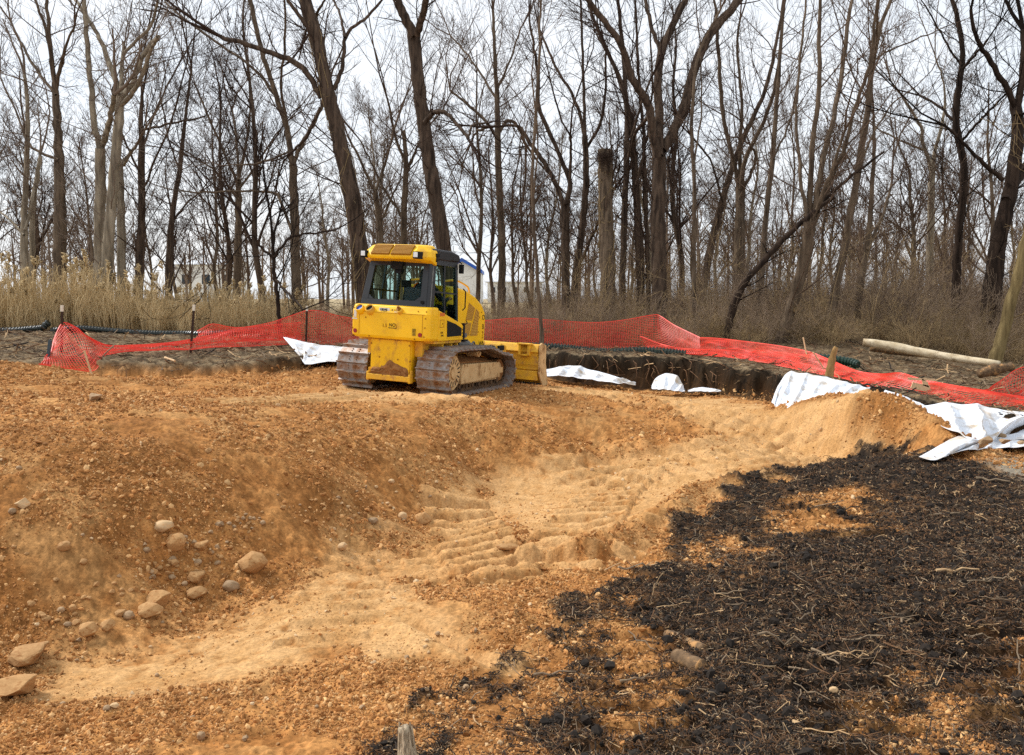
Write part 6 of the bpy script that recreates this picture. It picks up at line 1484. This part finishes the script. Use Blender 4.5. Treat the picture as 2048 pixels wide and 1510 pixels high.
xr = (ur - CX) / F * Yr; sr = r.uniform(.5, 1.0, n) * (.6 + .8 * fbm(xr * .5, Yr * .5, 3, 88)) * np.where(ur > 330, .66, .92) * np.where(ur > 620, .6, 1)
o = stuff('reeds', 'dry straw-coloured reeds with feathery plumes at the left edge of the wood', 'reeds')
scatter(o, np.c_[xr, Yr, H(xr, Yr) - .03], np.c_[r.normal(0, .07, (n, 2)), r.uniform(0, 6.28, n)], sr, RS_, r.integers(0, 3, n))

# ------------------------------------------------------------------ felled log, stump, broken stake
M_pl = mat('pale_barked_log', lin(190, 170, 136), lin(218, 202, 172), scale=5, rough=.9, c3=lin(134, 110, 78), c3_at=(.5, .66), c3_scale=3.5, bump=.01, bscale=10)
log([W(1726, 684, 22.4), W(1780, 692, 22.1), W(1850, 706, 21.6), W(1925, 718, 21), W(2000, 728, 20.4)], [.10, .12, .11, .095, .08], M_pl, 'long pale felled log lying behind the right-hand netting', seed=8, rough=.07)
log([W(1740, 697, 22.6), W(1800, 706, 22.4), W(1880, 714, 22)], [.07, .06, .05], M_bark, 'thin brown log lying just below the long pale one', seed=18)
log([W(1960, 748, 18.6), W(1985, 740, 18.7), W(2022, 734, 18.8)], [.09, .12, .10], M_bark, 'torn brown stump lying beside the end of the pale log', 'stump', cat='stump', seed=9, rough=.2)
log([W(1700, 768, 16.4), W(1655, 764, 17.4), W(1600, 700, 19.9)][:2], [.03, .03], M_bark, 'short brown branch lying at the foot of the broken stake', seed=10)
a = W(1656, 756, 17.4); a[2] -= .2
log([a, W(1661, 735, 17.4), W(1667, 708, 17.4), W(1672, 694, 17.4)], [.11, .09, .07, .045], bark('tan_broken_wood', lin(130, 100, 62), lin(186, 150, 100)), 'broken tan stake standing in the right-hand netting', 'broken_stake', cat='stake', seed=12)
log([W(330, 715, 17.4), W(350, 722, 17.2), W(352, 723, 17.1)][:2], [.02, .02], M_lath, 'pale stick lying on the left peat bank', seed=13)

# ------------------------------------------------------------------ far buildings and power pole
M_wall = mat('white_siding', lin(214, 214, 210), lin(228, 228, 226), scale=2, rough=.8)
M_blue = mat('blue_roof', lin(40, 82, 170), lin(52, 96, 184), scale=2, rough=.5)
M_roofw = mat('pale_metal_roof', lin(206, 210, 214), lin(220, 222, 226), scale=2, rough=.5)
M_win = mat('dark_window', lin(40, 48, 56), rough=.2)
def building(u0, u1, v0, v1, Y, ridge, roof, label, nwin):
    a, b_ = W(u0, v1, Y), W(u1, v1, Y); zt = W(u0, v0, Y)[2]; zg = float(H(a[0], Y)[0]); w = b_[0] - a[0]; dp = w * .6
    e = empty('building', ((a[0] + b_[0]) / 2, Y + dp / 2, zg)); props(e, label, 'building')
    h = zt - zg - ridge
    MB().box((0, 0, h / 2), (w, dp, h)).build('wall', M_wall, e)
    for sd in (-1, 1):
        V = [(-w / 2 - .4, sd * (dp / 2 + .4), h - .15), (w / 2 + .4, sd * (dp / 2 + .4), h - .15), (w / 2 + .4, 0, h + ridge), (-w / 2 - .4, 0, h + ridge)]; V += [(x, y, z + .15) for x, y, z in V]
        MB().add(V, [(0, 1, 2, 3), (7, 6, 5, 4), (0, 4, 5, 1), (1, 5, 6, 2), (2, 6, 7, 3), (3, 7, 4, 0)]).build('roof', roof, e)
    MB().prism([(-dp / 2, h), (dp / 2, h), (0, h + ridge)], -w / 2, w / 2, 'yz').build('gable', M_wall, e)
    for k in range(nwin):
        x = -w / 2 + w * (k + .5) / nwin; MB().box((x, -dp / 2 - .03, h * .6), (w / nwin * .4, .06, h * .25)).build('window', M_win, e)
    return e
building(352, 472, 519, 560, 150, .8, M_roofw, 'long low white building glimpsed far behind the left trees', 3)
def gable_shed(uc, Y, vpeak, veave_u, veave_v, label):
    pk, ev = W(uc, vpeak, Y), W(veave_u, veave_v, Y); zg = float(H(pk[0], Y)[0]); hw = ev[0] - pk[0]; he, hp_ = ev[2] - zg, pk[2] - zg
    e = empty('building', (pk[0], Y, zg)); props(e, label, 'building')
    MB().prism([(-hw, 0), (hw, 0), (hw, he), (0, hp_), (-hw, he)], 0, 9, 'xz').build('wall', M_wall, e)
    for sd in (-1, 1):
        MB().prism([(0, hp_ + .02), (sd * hw * 1.06, he - .12), (sd * hw * 1.06, he + .38), (0, hp_ + .5)], -.5, 9.4, 'xz').build('roof', M_blue, e)
    MB().box((-.3 * hw, -.03, he * .3), (hw * .4, .06, he * .5)).build('door', M_roofw, e)
gable_shed(924, 120, 523, 962, 545, 'small white gabled building with a blue roof far behind, right of the cab')
building(975, 1085, 545, 585, 135, 1.4, M_roofw, 'pale low building far behind, right of the blue-roofed one', 5)
def pole(u, vt, Y, arms, label):
    t = W(u, vt, Y); zg = float(H(t[0], Y)[0]); e = empty('power_pole', (t[0], Y, zg)); props(e, label, 'pole')
    M_p = TW['grey']; MB().tube([(0, 0, -1), (0, 0, t[2] - zg)], [.22, .14], 8, cap=True).build('mast', M_p, e)
    for (du, v) in arms:
        z = W(u, v, Y)[2] - zg; L = du / F * Y; MB().box((0, -.2, z), (2 * L, .14, .16)).build('crossarm', M_p, e)
        for s_ in (-.95, -.5, .5, .95): MB().cyl((s_ * L, -.2, z), (s_ * L, -.2, z + .45), .09, 8).build('insulator', BK['dark'], e)
pole(1062, 350, 125, [(27, 374), (27, 402), (29, 432)], 'wooden power pole with three crossarms far behind the trees')
pole(1336, 312, 130, [(10, 322), (10, 360)], 'plain grey power pole behind the big forked tree')
wires = [(438, 374), (404, 402), (460, 432)]
for k, (va, vb_) in enumerate([(374, 384), (402, 408), (432, 436)]):
    P = catmull([W(-700, va - 30, 125), W(0, va + 10, 125), W(500, va + 16, 125), W(1062, va - 3, 125), W(1500, vb_ + 10, 125), W(2300, vb_ - 10, 125)], 60)
    o = MB().tube(P, .028, 4).build('power_line', TW['dark'], fix=False); props(o, ['topmost of the three power lines crossing behind the trees', 'middle of the three power lines crossing behind the trees', 'lowest of the three power lines crossing behind the trees'][k], 'cable')
